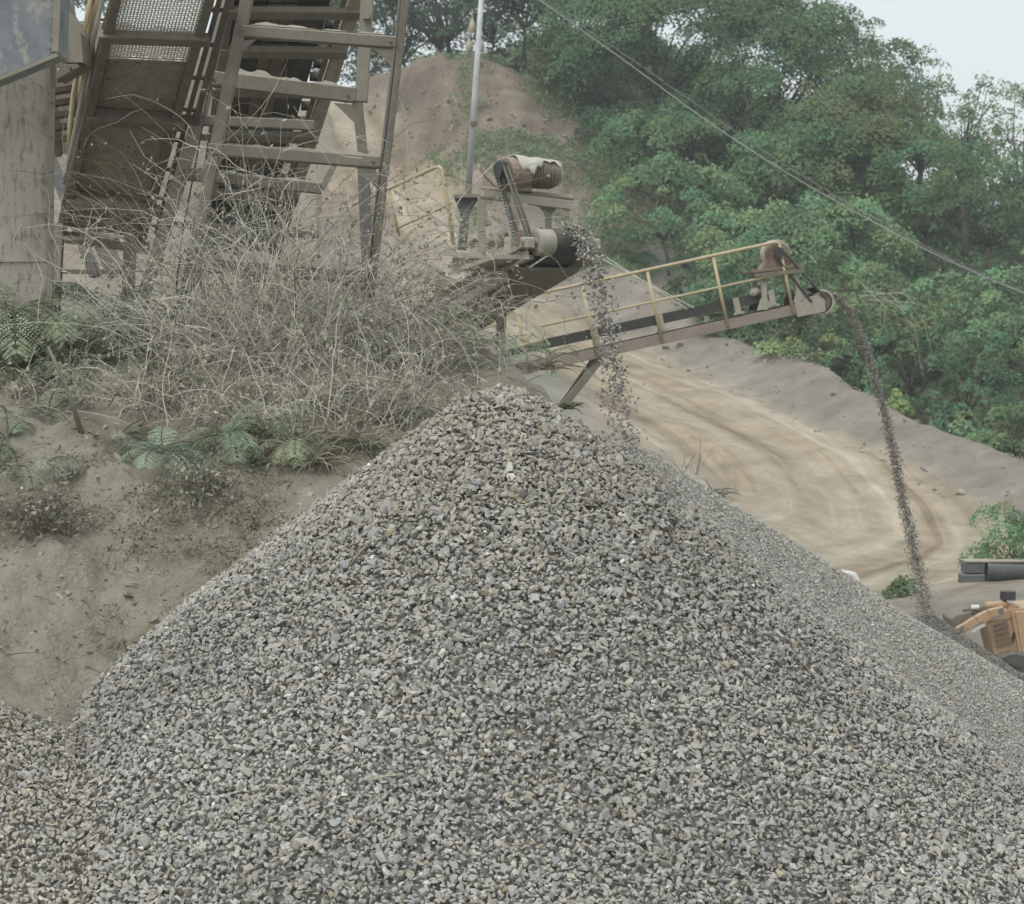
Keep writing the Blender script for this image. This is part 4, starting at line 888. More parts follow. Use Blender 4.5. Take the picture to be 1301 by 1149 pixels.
part('exhaust_cap', m_black, ld, lambda m: m.lathe(LP(1280.5, 762, .35), (0, 0, 1), [(0, .15), (.02, .155), (.165, .155), (.17, .14)], 14))
part('bucket', m_brown, ld, lambda m: m.prism([LP(1208, 787, .2), LP(1216, 781, .2), LP(1238, 776, .2), LP(1244, 782, .2), LP(1228, 800, .2), LP(1210, 797, .2)], Y1 * .9), .02)
for (x, y, r_) in ((1290, 868, .62), (1420, 866, .62)):
    w_ = part('wheel', m_tyre, ld, lambda m: m.lathe(LP(x, y, -.2), (0, 1, 0), [(0, r_ * .5), (0, r_ * .55), (.02, r_ * .9), (.08, r_), (.36, r_), (.42, r_ * .9), (.44, r_ * .5)], 28))
    part('rim', m_orange, w_, lambda m: m.lathe(LP(x, y, -.19), (0, 1, 0), [(0, .06), (.0, r_ * .30), (.06, r_ * .34), (.06, r_ * .48), (.0, r_ * .5), (.2, r_ * .5)], 20))
for j in range(5):
    part('grille_slat', m_brown, ld, lambda m: m.beam(LP(1262 + j * .8, 797 + j * 6.0, -.03), LP(1280 + j * 1.2, 790 + j * 6.5, -.03), .03, .03))
part('hose', m_black, ld, lambda m: m.tube([LP(1236, 778, .1), LP(1246, 784, -.2), LP(1258, 778, -.25), LP(1268, 772, .1)], .03, 6), smooth=True)
part('hose', m_black, ld, lambda m: m.tube([LP(1264, 834, -.2), LP(1274, 846, -.3), LP(1282, 842, -.3), LP(1290, 850, -.2)], .035, 6), smooth=True)
part('pin_boss', m_steel, ld, lambda m: m.lathe(LP(1222, 799, -.36), (0, 1, 0), [(0, .05), (.12, .05)], 10))
part('pin_boss', m_steel, ld, lambda m: m.lathe(LP(1272, 776, -.36), (0, 1, 0), [(0, .05), (.12, .05)], 10))
part('chassis', m_brown, ld, lambda m: m.beam(LP(1258, 848, .6), LP(1420, 848, .6), .6, .35))
part('rear_deck', m_orange, ld, lambda m: m.prism([LP(1296, 772, .2), LP(1420, 752, .2), LP(1420, 772, .2), LP(1296, 779, .2)], Y1 * .9), .02)

gp = on_ground(1262, 739); sc_p = gp.y / F; pr_ = 13 * sc_p
cp = empty('corrugated_pipe', tuple(gp), 'dark ribbed pipe lying below the bush at the edge', 'pipe')
pc0 = Vector((gp.x - 6 * sc_p, gp.y + .1, gp.z + pr_ * .93))
part('barrel', m_corr, cp, lambda m: m.lathe(pc0, (1, .05, 0), sum([[(i * .055, pr_ * .92), (i * .055 + .012, pr_), (i * .055 + .034, pr_), (i * .055 + .046, pr_ * .92)] for i in range(36)], []), 20), smooth=False)
part('end_ring', m_corr, cp, lambda m: m.lathe(pc0 - Vector((.03, 0, 0)), (1, .05, 0), [(0, pr_ * .8), (0, pr_ * 1.03), (.03, pr_ * 1.03), (.03, pr_ * .8)], 20))
for k_, (x0, x1, h0, h1, lab) in enumerate(((1229, 1255, 10, 23, 'upper dark concrete block beside the ribbed pipe'), (1225, 1255, -4, 9, 'lower dark concrete block beside the ribbed pipe'))):
    X0, X1 = at(x0, 430, gp.y).x, at(x1, 430, gp.y).x
    o = MB().box(((X0 + X1) / 2, gp.y + .25 - k_ * .06, gp.z + (h0 + h1) / 2 * sc_p), (X1 - X0, .5, (h1 - h0) * sc_p)).build('concrete_block', m_corr, None, (X0, gp.y, gp.z), bevel=.02); tag(o, lab, 'block', 'concrete blocks')
o = MB().box((at(1275, 430, gp.y).x, gp.y + .2, gp.z + 25.6 * sc_p), (92 * sc_p, .45, 2.6 * sc_p)).build('cover_slab', m_frame, None, tuple(gp), bevel=.01); tag(o, 'pale thin slab laid on the blocks and ribbed pipe', 'slab')
gs = on_ground(1290, 712); ss = gs.y / F
o = MB().box((gs.x + 25 * ss, gs.y - .5, gs.z + 19 * ss), (64 * ss, .8, 4 * ss), Euler((.1, .06, 0)).to_matrix()).build('metal_sheet', m_conc, None, tuple(gs), bevel=.01); tag(o, 'pale sheet poking out of the roadside bush', 'sheet')
wp = empty('pipe_elbow', tuple(at(1080, 750, 33)), 'white pipe elbow standing behind the ridge of finer gravel', 'pipe')
part('bend', m_white, wp, lambda m: m.tube([at(1066, 729, 33), at(1078, 729, 33), at(1084, 731, 33), at(1088, 737, 33), at(1089, 760, 33)], [.045, .05, .055, .055, .05], 10), smooth=True)
part('collar', m_white, wp, lambda m: m.lathe(at(1068, 729, 33), (1, 0, 0), [(0, .05), (0, .062), (.05, .062), (.05, .05)], 12))
part('inner_arc', m_black, wp, lambda m: m.tube([at(1076, 733, 33.08), at(1082, 736, 33.08), at(1084, 745, 33.08), at(1084, 760, 33.08)], .035, 8), smooth=True)  # black tube along the inner side of the bend

# ------------------------------------------------------------------ leaves, twigs, plants
def leaf_quads(C, Nn, ln, wd, r):
    """kite shaped leaves: centre, normal, length, width"""
    n = len(C); Nn = Nn / np.linalg.norm(Nn, axis=1)[:, None]; ref = r.normal(size=(n, 3)); u = np.cross(Nn, ref); u /= np.linalg.norm(u, axis=1)[:, None] + 1e-9; w = np.cross(Nn, u)
    ln = np.asarray(ln)[:, None]; wd = np.asarray(wd)[:, None]
    V = np.stack([C - u * ln / 2, C + w * wd / 2 - Nn * ln * .06, C + u * ln / 2 - Nn * ln * .12, C - w * wd / 2 - Nn * ln * .06], 1).reshape(-1, 3)
    return V, np.arange(4 * n).reshape(-1, 4)
def tube_np(paths, radii, n=3):
    """many thin tubes: paths (k, m, 3), radii (k, m)"""
    P = np.asarray(paths); k, m, _ = P.shape; T = np.gradient(P, axis=1); T /= np.linalg.norm(T, axis=2, keepdims=True) + 1e-9
    ref = np.array([.31, .27, .91]); U = np.cross(T, ref); U /= np.linalg.norm(U, axis=2, keepdims=True) + 1e-9; Wv = np.cross(T, U)
    a = np.arange(n) * 2 * np.pi / n; V = P[:, :, None] + (U[:, :, None] * np.cos(a)[None, None, :, None] + Wv[:, :, None] * np.sin(a)[None, None, :, None]) * np.asarray(radii)[:, :, None, None]
    i = np.arange(k * m * n).reshape(k, m, n); j = np.roll(i, -1, axis=2)
    return V.reshape(-1, 3), np.stack([i[:, :-1], j[:, :-1], j[:, 1:], i[:, 1:]], -1).reshape(-1, 4)

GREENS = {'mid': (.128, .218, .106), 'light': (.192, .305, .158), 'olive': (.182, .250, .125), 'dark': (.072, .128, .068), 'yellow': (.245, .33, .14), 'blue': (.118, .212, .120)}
def tree(px, ptop, D, wpx, hue, label, seed, dens=1.0, squash=.75, name='tree', pads=1.0, leaf=.27, trunk_vis=.25, cat='tree', group='trees on the slope beyond the haul road', base=None, limb_r=1.0):
    r = np.random.default_rng(seed); p = at(px, 430, D); x, y = p.x, D; z0 = th(x, y) - .2 if base is None else base
    ztop = CAMZ + (430 - ptop) / F * D; hgt = max(1.2, ztop - z0); cw = wpx / F * D / 2
    ch = hgt * (1 - trunk_vis) / 2; cz = ztop - ch
    root = empty(name, (x, y, z0), label, cat, group)
    area = 4 * math.pi * ((cw * cw * ch) ** (2 / 3)); npad = int(np.clip(area / 1.75 * pads, 16, 260))
    # pads on an uneven shell
    d = r.normal(size=(npad, 3)); d[:, 2] = d[:, 2] * .8 + .18; d /= np.linalg.norm(d, axis=1)[:, None]
    d = d[(d[:, 1] < .25) | (r.random(npad) < .3)]; npad = len(d)
    lob = 1 + .20 * np.sin(d[:, 0] * 3.1 + seed) * np.cos(d[:, 1] * 2.7 + seed * 1.7) + .12 * np.sin(d[:, 2] * 5 + seed)
    rad = np.clip(r.uniform(.45, 1.0, npad) ** .55, 0, 1) * lob
    pc = np.array([x, y, cz]) + d * rad[:, None] * np.array([cw * .92, cw * .92, ch * .92])
    pr = np.clip(cw * .20, .35, 1.05) * r.uniform(.65, 1.3, npad)
    nl = (dens * 88 * (pr / leaf * .27) ** 1.75 / .6 * (.8 if leaf < .2 else 1)).astype(int) + 10; tot = int(nl.sum()); ip = np.repeat(np.arange(npad), nl)
    rr = np.sqrt(r.random(tot)); th_ = r.random(tot) * 2 * np.pi; R_ = pr[ip]
    ox, oy = rr * np.cos(th_) * R_, rr * np.sin(th_) * R_; oz = (.62 * (1 - rr ** 2) - .18 + r.normal(0, .16, tot)) * R_
    tilt = np.stack([d[ip, 0] * .35, d[ip, 1] * .35], 1); oz = oz - (ox * tilt[:, 0] + oy * tilt[:, 1])
    C = pc[ip] + np.stack([ox, oy, oz], 1)
    Nn = np.stack([ox / R_ * .7 + tilt[:, 0], oy / R_ * .7 + tilt[:, 1], np.full(tot, .6)], 1) + r.normal(0, .38, (tot, 3)) + np.array([0, -.22, 0])
    g = np.array(GREENS[hue]); padv = r.uniform(.7, 1.3, npad); padh = r.normal(0, .10, npad)
    col = g[None] * padv[ip][:, None] * r.uniform(.86, 1.15, tot)[:, None]; col[:, 0] *= 1 + padh[ip]; col[:, 2] *= 1 - padh[ip] * .5
    br = r.random(tot) < .004; col[br] = np.array([.19, .15, .085])
    ln = leaf * r.uniform(.75, 1.35, tot); V, Fq = leaf_quads(C, Nn, ln, ln * r.uniform(.42, .62, tot), r)
    np_mesh('crown', V, Fq, m_leaf, root, col=np.repeat(col, 4, 0))
    # trunk and limbs
    m = MB(); tr_ = max(.03, .0125 * hgt) * limb_r; lean = Vector((r.normal(0, .05) * hgt, r.normal(0, .05) * hgt, 0)); fork = Vector((x, y, z0 + (cz - z0) * .55)) + lean
    m.tube([Vector((x, y, z0 - .3)), Vector((x, y, z0)) + lean * .3 + Vector((0, 0, (fork.z - z0) * .5)), fork], [tr_ * 1.25, tr_, tr_ * .85], 7)
    for i in r.choice(npad, min(npad, 16), replace=False):
        e = Vector(pc[i]); mid = fork.lerp(e, .5) + Vector((r.normal(0, .12) * cw, r.normal(0, .12) * cw, r.uniform(.0, .15) * ch))
        m.tube([fork, fork.lerp(mid, .55) + Vector((0, 0, .05 * ch)), mid, e], [tr_ * .6, tr_ * .42, tr_ * .28, tr_ * .08], 5)
    m.build('trunk', m_bark, root, smooth=True)
    return root

TREES = [
 (505, -90, 124, 190, 'dark', 'thin dark tree on the hill top behind the trestle leg', .6, .8, .15),
 (575, -90, 127, 190, 'dark', 'open dark tree on the hill top with sky between its branches', .42, .8, .2),
 (420, -110, 126, 190, 'dark', 'dark hill top tree mostly hidden behind the trestle', .8, .8, .1),
 (100, -90, 124, 260, 'dark', 'dark tree far behind the pipe bundle', .8, .8, .2),
 (665, -95, 121, 200, 'dark', 'deep green tree right behind the thin galvanised pole', .8, .9, .2),
 (735, -90, 118, 230, 'mid', 'tall green tree where the cables leave the picture top', .9, .9, .2),
 (850, -80, 114, 300, 'mid', 'tallest broad green tree reaching past the picture top', 1, .8, .15),
 (985, -28, 111, 260, 'mid', 'broad green tree whose crown meets the sky at the top', 1, .8, .15),
 (1085, 18, 114, 190, 'mid', 'green tree on the skyline left of the thin trees', .8, .85, .15),
 (1160, 58, 116, 120, 'olive', 'sparse olive tree on the skyline with sky showing through', .42, 1.0, .3),
 (1225, 72, 113, 130, 'olive', 'thin leaved skyline tree right of the sparse olive one', .42, 1.0, .35),
 (1300, 88, 111, 170, 'olive', 'thin skyline tree at the right edge', .46, 1.0, .3),
 (715, 60, 117, 150, 'olive', 'olive green tree beside the bare hill top', .9, .8, .1),
 (790, 135, 110, 170, 'dark', 'dark tree low on the hill shoulder', .9, .8, .1),
 (835, 128, 104, 190, 'mid', 'rounded tree above the pale crowned tree', 1, .7, .1),
 (850, 190, 97, 190, 'light', 'pale crowned tree in pads above the bare mound', 1, .8, .1),
 (1090, 92, 104, 250, 'olive', 'wide yellowish green tree under the skyline', 1, .7, .1),
 (1000, 150, 103, 220, 'mid', 'dark layered tree behind the bright crowned tree', 1, .8, .1),
 (1180, 170, 100, 180, 'mid', 'mid green tree between the yellowish tree and the forked trunk', .9, .8, .2),
 (1262, 178, 97, 200, 'mid', 'tree with a forked grey trunk near the right edge', .62, .8, .38),
 (1010, 238, 88, 270, 'light', 'bright broad crowned tree behind the conveyor motor', 1.1, .65, .1),
 (890, 300, 92, 130, 'dark', 'small dark tree left of the bright crowned tree', .9, .9, .1),
 (930, 325, 86, 150, 'blue', 'bluish green low tree behind the conveyor handrail', 1, .9, .05),
 (1115, 330, 84, 200, 'olive', 'drooping olive tree behind the thin gravel stream', .9, .9, .1),
 (1190, 335, 83, 180, 'light', 'light green tree below the overhead cables', 1, .8, .1),
 (1285, 320, 82, 170, 'light', 'light green tree at the right edge under the cables', 1, .8, .1),
 (1160, 400, 79, 150, 'mid', 'green tree leaning over the berm beside the gravel stream', 1, .9, .05),
 (1235, 420, 77, 170, 'blue', 'dense bluish tree above the berm near the right edge', 1, .9, .05),
 (1300, 440, 75, 110, 'dark', 'dark tree behind the olive roadside shrub', 1, .9, .05),
 (1050, 400, 81, 120, 'dark', 'dark scrubby tree just below the conveyor head', .9, .9, .05),
 (828, 270, 100, 110, 'olive', 'dull olive scrub tree at the hill foot', .8, .9, .05),
]
TREES += [
 (470, -60, 119, 130, 'dark', 'dark leafy tree on the hill top left of the open tree', .7, .8, .08),
 (548, -75, 121, 140, 'dark', 'dark tree on the hill top with low bare branches', .5, .8, .2),
 (620, -40, 119, 130, 'dark', 'dark leafy tree on the hill brow at the thin pole', .8, .8, .1),
 (360, -70, 121, 170, 'dark', 'dark tree behind the trestle rungs', .7, .8, .2),
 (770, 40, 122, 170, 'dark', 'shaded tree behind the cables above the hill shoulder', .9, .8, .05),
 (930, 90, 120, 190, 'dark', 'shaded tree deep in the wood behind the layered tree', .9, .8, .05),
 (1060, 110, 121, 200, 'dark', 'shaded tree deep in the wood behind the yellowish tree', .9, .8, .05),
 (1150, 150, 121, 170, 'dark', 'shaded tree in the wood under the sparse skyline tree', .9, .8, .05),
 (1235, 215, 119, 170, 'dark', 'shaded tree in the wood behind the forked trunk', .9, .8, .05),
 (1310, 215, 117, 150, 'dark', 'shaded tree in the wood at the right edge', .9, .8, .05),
]
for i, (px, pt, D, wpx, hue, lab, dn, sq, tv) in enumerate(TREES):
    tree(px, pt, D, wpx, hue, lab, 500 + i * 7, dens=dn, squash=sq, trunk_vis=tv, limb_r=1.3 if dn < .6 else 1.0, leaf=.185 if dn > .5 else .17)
SHRUBS = [
 (985, 425, 80, 70, 'yellow', 'bright yellow green shrub on the berm below the conveyor'),
 (1045, 425, 78, 90, 'olive', 'dull olive shrub on the berm crest'),
 (1110, 470, 75, 60, 'mid', 'green shrub on the berm left of the gravel stream'),
 (1138, 500, 73, 45, 'yellow', 'small yellow green shrub right of the gravel stream'),
 (1175, 495, 73, 80, 'blue', 'bluish shrub low on the berm crest'),
 (1215, 525, 71.5, 80, 'light', 'light green shrub spilling over the berm'),
 (1255, 545, 70, 60, 'light', 'pale green shrub beside the olive roadside shrub'),
 (1294, 500, 69, 70, 'olive', 'tall olive shrub at the right end of the berm'),
 (870, 345, 90, 80, 'olive', 'dusty shrub behind the stay cables'),
 (925, 395, 85, 70, 'mid', 'green shrub just beyond the conveyor stringer'),
 (760, 290, 100, 60, 'light', 'light green shrub behind the falling coarse stones'),
 (800, 315, 97, 60, 'mid', 'green shrub at the top of the grey mound'),
 (700, 262, 103, 50, 'light', 'small shrub on the red slope behind the motor table'),
 (1278, 642, 53, 95, 'light', 'fresh green bush above the ribbed pipe'),
 (1330, 640, 53, 70, 'mid', 'green bush cut by the right picture edge'),
 (1150, 735, 50.5, 34, 'olive', 'tiny weed clump on the mound by the gravel stream'),
 (545, 84, 117, 90, 'dark', 'dark low scrub along the hill top'),
 (480, 86, 119, 90, 'dark', 'dark low scrub on the hill top behind the trestle'),
]
for i, (px, pt, D, wpx, hue, lab) in enumerate(SHRUBS):
    tree(px, pt, D, wpx, hue, lab, 900 + i * 5, dens=1.0, squash=.9, trunk_vis=.02, name='shrub', leaf=.17 if D > 60 else .10, cat='shrub', group='shrubs along the haul road and hill', pads=1.3 if D > 60 else 5)

# bare drooping branches beside the gravel stream
db = empty('dead_branch', tuple(at(1120, 400, 80)), 'bare grey branches drooping over the berm beside the gravel stream', 'branch')
rb = random.Random(5)
for i in range(12):
    a, b = rb.uniform(-.6, 1.4), rb.uniform(-.4, 1.2)
    part('twig', m_twigd if i % 2 else m_twig, db, lambda m: m.tube([at(1095 + 18 * b, 366 + 12 * a, 80), at(1122 + 26 * a, 374 + 16 * b, 79.8), at(1140 + 26 * a, 392 + 26 * b, 79.6), at(1142 + 34 * a, 420 + 55 * b, 79.5)], [.014, .012, .010, .006], 5))

# undergrowth on the slope beyond the berm, weeds on the hill: too many to count
def scatter_leaves(name, pts, size, colr, seed, label, spread=.35, up_=.6, per=7):
    r = np.random.default_rng(seed); P = np.repeat(pts, per, 0); n = len(P); P = P + r.normal(size=(n, 3)) * np.array([spread, spread, spread * .45]) + np.array([0, 0, spread * .35])
    c = np.repeat(np.array([GREENS[r.choice(colr)] for _ in range(len(pts))]), per, 0) * r.uniform(.7, 1.35, (n, 1)); ln = size * r.uniform(.7, 1.4, n)
    V, Fq = leaf_quads(P, np.array([0, 0, up_]) + r.normal(0, .5, (n, 3)), ln, ln * .5, r)
    o = np_mesh(name, V, Fq, m_leaf, None, tuple(P[0]), np.repeat(c, 4, 0)); return tag(o, label, 'plants', kind='stuff')
r8 = np.random.default_rng(88)
ux, uy = r8.uniform(-2, 36, 60000), r8.uniform(66, 140, 60000); uc = colors(ux, uy, terrain(ux, uy))[6]
ang = np.abs(ux) < uy * .26; dcr = seg_dist(ux, uy, CREST)[0]; kk = (uc > .35) & ang & (dcr > 2.2); ux, uy = ux[kk][:8000], uy[kk][:8000]
scatter_leaves('undergrowth', np.stack([ux, uy, terrain(ux, uy)], 1), .26, ['mid', 'dark', 'blue', 'light'], 81, 'low green undergrowth on the slope beyond the berm', .5)
hx_, hy_ = r8.uniform(-8, 9, 40000), r8.uniform(94, 118, 40000); hz_ = terrain(hx_, hy_); nn = fbm(hx_, hy_, .45, 4, 33)
kk = (nn > .04) & (hx_ > np.interp(hy_, [95, 116], [-1.0, -6.5])) & (hz_ > 9); hx_, hy_, hz_ = hx_[kk][:4200], hy_[kk][:4200], hz_[kk][:4200]
scatter_leaves('weeds', np.stack([hx_, hy_, hz_], 1), .15, ['light', 'yellow', 'light'], 82, 'patchy green weeds on the red hill face', .25, per=6)
# loose rocks on the berm and road verge
rx, ry = r8.uniform(2, 22, 9000), r8.uniform(50, 95, 9000); dcr = seg_dist(rx, ry, CREST)[0]; dg = np.exp(-((rx - 2) / 5) ** 2 - ((ry - 58) / 11) ** 2)
kk = ((dcr < 3.2) | (dg > .5)) & (r8.random(9000) < .22); rx, ry = rx[kk], ry[kk]
nrm = np.tile([0, 0, 1.0], (len(rx), 1)); V, Fc, Cc = merge_stones(np.stack([rx, ry, terrain(rx, ry)], 1), nrm, np.clip(r8.lognormal(-2.1, .5, len(rx)), .05, .45), BIG[:6], r8, .6, stone_cols(len(rx), r8, .26, .45, .04))
Cc = Cc * .8
qx, qy = r8.uniform(10.0, 14.5, 500), r8.uniform(40, 48, 500); V2, F2, C2b = merge_stones(np.stack([qx, qy, terrain(qx, qy)], 1), np.tile([0, 0, 1.0], (500, 1)), np.clip(r8.lognormal(-2.4, .5, 500), .04, .3), BIG[:6], r8, .6, stone_cols(500, r8, .18, .32, .06))
hq = r8.integers(0, 9000, 0); qx, qy = r8.uniform(-9, 9, 1600), r8.uniform(94, 117, 1600); V3, F3, C3b = merge_stones(np.stack([qx, qy, terrain(qx, qy)], 1), np.tile([0, 0, 1.0], (1600, 1)), np.clip(r8.lognormal(-2.0, .5, 1600), .06, .4), SMALL, r8, .6, stone_cols(1600, r8, .16, .30, .12))
Fc = np.concatenate([Fc, F2 + len(V), F3 + len(V) + len(V2)]); V = np.concatenate([V, V2, V3]); Cc = np.concatenate([Cc, C2b, C3b])
tag(np_mesh('rubble', V, Fc, m_stone, None, (0, 0, 0), Cc), 'loose rubble along the berm and road verge', 'rubble', kind='stuff')

# ------------------------------------------------------------------ brambles round the trestle
def bramble(px, py, height, spread, n, seed, label, leafy=0, mat=None, droop=1.0, D=None):
    leafy = int(leafy * 2.2 + n * 5)
    r = np.random.default_rng(seed); b = on_bank(px, py) if D is None else at(px, py, D); root = empty('bramble', tuple(b), label, 'bramble', 'dead brambles on the bank')
    m_ = 9; paths, rads = [], []
    def grow(p, v, L, r0, g):
        pts = [p.copy()]; v = v / np.linalg.norm(v); st = L / (m_ - 1)
        for i in range(m_ - 1):
            v = v + r.normal(0, .16, 3) + np.array([0, 0, -g * (i / m_)]); v /= np.linalg.norm(v); p = p + v * st; pts.append(p.copy())
        paths.append(np.array(pts)); rads.append(np.linspace(r0, r0 * .35, m_)); return np.array(pts)
    for i in range(n):
        a = r.uniform(0, 2 * np.pi); q = np.sqrt(r.random()) * spread; bx_, by_ = b.x + q * math.cos(a), b.y + q * .6 * math.sin(a)
        p0 = np.array([bx_, by_, 0.]); p0[2] = bz(bx_, by_) - .03 if D is None else b.z
        v = np.array([r.normal(0, .55), r.normal(0, .45), r.uniform(.35, 1.2)]); L = height * r.uniform(.45, 1.35)
        main = grow(p0, v, L, r.uniform(.0035, .0075), .32 * droop)
        for j in range(r.integers(2, 5)):
            k_ = r.integers(2, m_ - 1); grow(main[k_], r.normal(0, 1, 3) + np.array([0, 0, .2]), L * r.uniform(.18, .45), r.uniform(.0025, .0042), .35 * droop)
    dk_ = r.random(len(paths)) < .16; pa_, ra_ = np.array(paths), np.array(rads)
    V, Fq = tube_np(pa_[~dk_], ra_[~dk_], 3); np_mesh('stems', V, Fq, mat or m_twig, root)['kind'] = 'stuff'
    V, Fq = tube_np(pa_[dk_], ra_[dk_], 3); np_mesh('stems', V, Fq, m_twigd, root)['kind'] = 'stuff'
    if leafy:
        pts = np.concatenate([p[4:] for p in paths]); sel = r.integers(0, len(pts), leafy); C = pts[sel] + r.normal(0, .03, (leafy, 3))
        ln = r.uniform(.02, .065, leafy); V, Fq = leaf_quads(C, r.normal(0, .6, (leafy, 3)) + np.array([0, -.3, .5]), ln, ln * .55, r)
        c = np.array([.38, .36, .285])[None] * r.uniform(.6, 1.3, (leafy, 1)); gr = r.random(leafy) < .2; c[gr] = np.array([.19, .22, .14])
        np_mesh('leaves', V, Fq, m_plant, root, col=np.repeat(c, 4, 0))
    return root
BR = [
 (265, 440, 2.7, .35, 46, 'long arching bramble canes between the screens', 30),
 (340, 440, 2.9, .45, 60, 'long arching bramble canes across the trestle rungs', 160),
 (410, 440, 2.6, .4, 60, 'arching leafy canes below the concrete pier', 420),

 (205, 455, 1.2, .55, 75, 'pale bramble tangle at the foot of the left trestle legs', 60),
 (290, 470, 1.85, .60, 75, 'tallest bramble tangle climbing between the trestle legs', 120),
 (375, 460, 1.85, .60, 75, 'dense bramble tangle under the trestle rungs', 420),
 (440, 450, 1.85, .40, 75, 'leafy bramble climbing the right trestle leg', 900),
 (500, 470, 1.25, .55, 65, 'grey bramble tangle right of the trestle', 420),
 (545, 470, .62, .4, 70, 'low bramble tangle beside the short conveyor belly', 220),
 (330, 530, .8, .75, 60, 'matted bramble hanging over the bank lip below the trestle', 120),
 (440, 525, .9, .6, 65, 'matted bramble above the left shoulder of the big pile', 160),
 (230, 530, .9, .55, 55, 'bramble matted below the left screen legs', 100),
 (130, 500, .55, .6, 50, 'thin bramble tangle below the beige bin', 160),
 (40, 505, .4, .5, 45, 'thin bramble at the left edge of the bank', 160),
 (520, 520, .7, .5, 70, 'bramble clump touching the upper left of the big pile', 120),
]
for i, (px, py, hh, sp, n, lab, lf) in enumerate(BR): bramble(px, py, hh, sp, n, 1200 + i * 3, lab, lf)
bramble(55, 660, .42, .28, 120, 1300, 'dark heap of dead twigs hanging on the bank face', 60, m_twigd, 1.6)
bramble(262, 628, .30, .22, 60, 1301, 'dark dead twigs under the ferns on the bank lip', 40, m_twigd, 1.8)

def stalk(pts, r_, label, mat, name='dead_stalk'):
    o = MB().tube(pts, r_, 6).build(name, mat, None, tuple(pts[0]), smooth=True); return tag(o, label, 'stalk')
b0 = on_bank(104, 552)
stalk([b0, at(88, 500, b0.y), at(74, 470, b0.y), at(61, 440, b0.y)], [.024, .02, .017, .012], 'dark leaning dead stalk among the left weeds', m_twigd)
stalk([at(320, 385, 20.6), at(360, 352, 20.6), at(405, 320, 20.6)], [.012, .012, .008], 'long pale cane slanting across the brambles', m_straw)

def fern(px, py, size, nf, seed, label, col=(.145, .185, .13), D=None, up_=1.0, lean=(0, 0)):
    r = np.random.default_rng(seed); b = on_bank(px, py) if D is None else at(px, py, D); root = empty('feathery_plant', tuple(b), label, 'plant', 'feathery plants on the bank')
    LV, LF, LC, nb = [], [], [], 0
    for i in range(nf):
        a = r.uniform(0, 2 * np.pi); v = np.array([math.cos(a) * .8 + lean[0], math.sin(a) * .6 - .25 + lean[1], up_ * r.uniform(.4, 1.1)]); v /= np.linalg.norm(v); L = size * r.uniform(.7, 1.2); p = np.array(b); pts = [p.copy()]
        for k_ in range(10):
            v = v + np.array([0, 0, -.17]) + r.normal(0, .03, 3); v /= np.linalg.norm(v); p = p + v * L / 10; pts.append(p.copy())
        pts = np.array(pts); V, Fq = tube_np(pts[None], np.linspace(.006, .002, 11)[None], 3); ff = part_np = np_mesh('frond', V, Fq, m_plant, root, col=np.tile(np.array(col) * .8, (len(V), 1)))
        npn = 9; t = np.linspace(2.2, 9.6, npn); sp = np.stack([np.interp(t, np.arange(11), pts[:, j]) for j in range(3)], 1); tg = np.gradient(sp, axis=0); tg /= np.linalg.norm(tg, axis=1)[:, None]
        sd = np.cross(tg, [0, 0, 1.0]); sd /= np.linalg.norm(sd, axis=1)[:, None] + 1e-9; nm = np.cross(sd, tg)
        plen = np.sin(np.linspace(.3, 1, npn) * np.pi * .9) * L * .26 + .02
        C_, A_, N_, W_ = [], [], [], []
        for s_ in (-1, 1):
            dr = sd * s_ + tg * .55 - nm * .25 + r.normal(0, .08, (npn, 3)); dr /= np.linalg.norm(dr, axis=1)[:, None]
            cr = np.cross(dr, nm); cr /= np.linalg.norm(cr, axis=1)[:, None] + 1e-9
            for q in np.linspace(.12, 1, 10):
                for e_ in (-1, 1):
                    C_.append(sp + dr * (plen * q)[:, None] - nm * (.25 * q * q * plen)[:, None]); A_.append(cr * e_ + dr * .45); N_.append(nm + r.normal(0, .15, (npn, 3))); W_.append(np.full(npn, .026 * (1.15 - .5 * q)))
        C_, A_, N_, W_ = map(np.concatenate, (C_, A_, N_, W_)); A_ /= np.linalg.norm(A_, axis=1)[:, None]; sdv_ = np.cross(A_, N_); sdv_ /= np.linalg.norm(sdv_, axis=1)[:, None] + 1e-9
        w4 = W_[:, None] * size / .5; Vs = np.stack([C_, C_ + A_ * w4 * .5 + sdv_ * w4 * .2, C_ + A_ * w4, C_ + A_ * w4 * .5 - sdv_ * w4 * .2], 1).reshape(-1, 3); nlf = len(C_)
        lo_ = np_mesh('leaflets', Vs, np.arange(4 * nlf).reshape(-1, 4), m_plant, ff, col=(np.array(col)[None] * .9 + np.array([.155, .165, .125])) * 1.1 * np.repeat(r.uniform(.7, 1.3, (nlf, 1)), 4, 0)); lo_['kind'] = 'stuff'
    return root
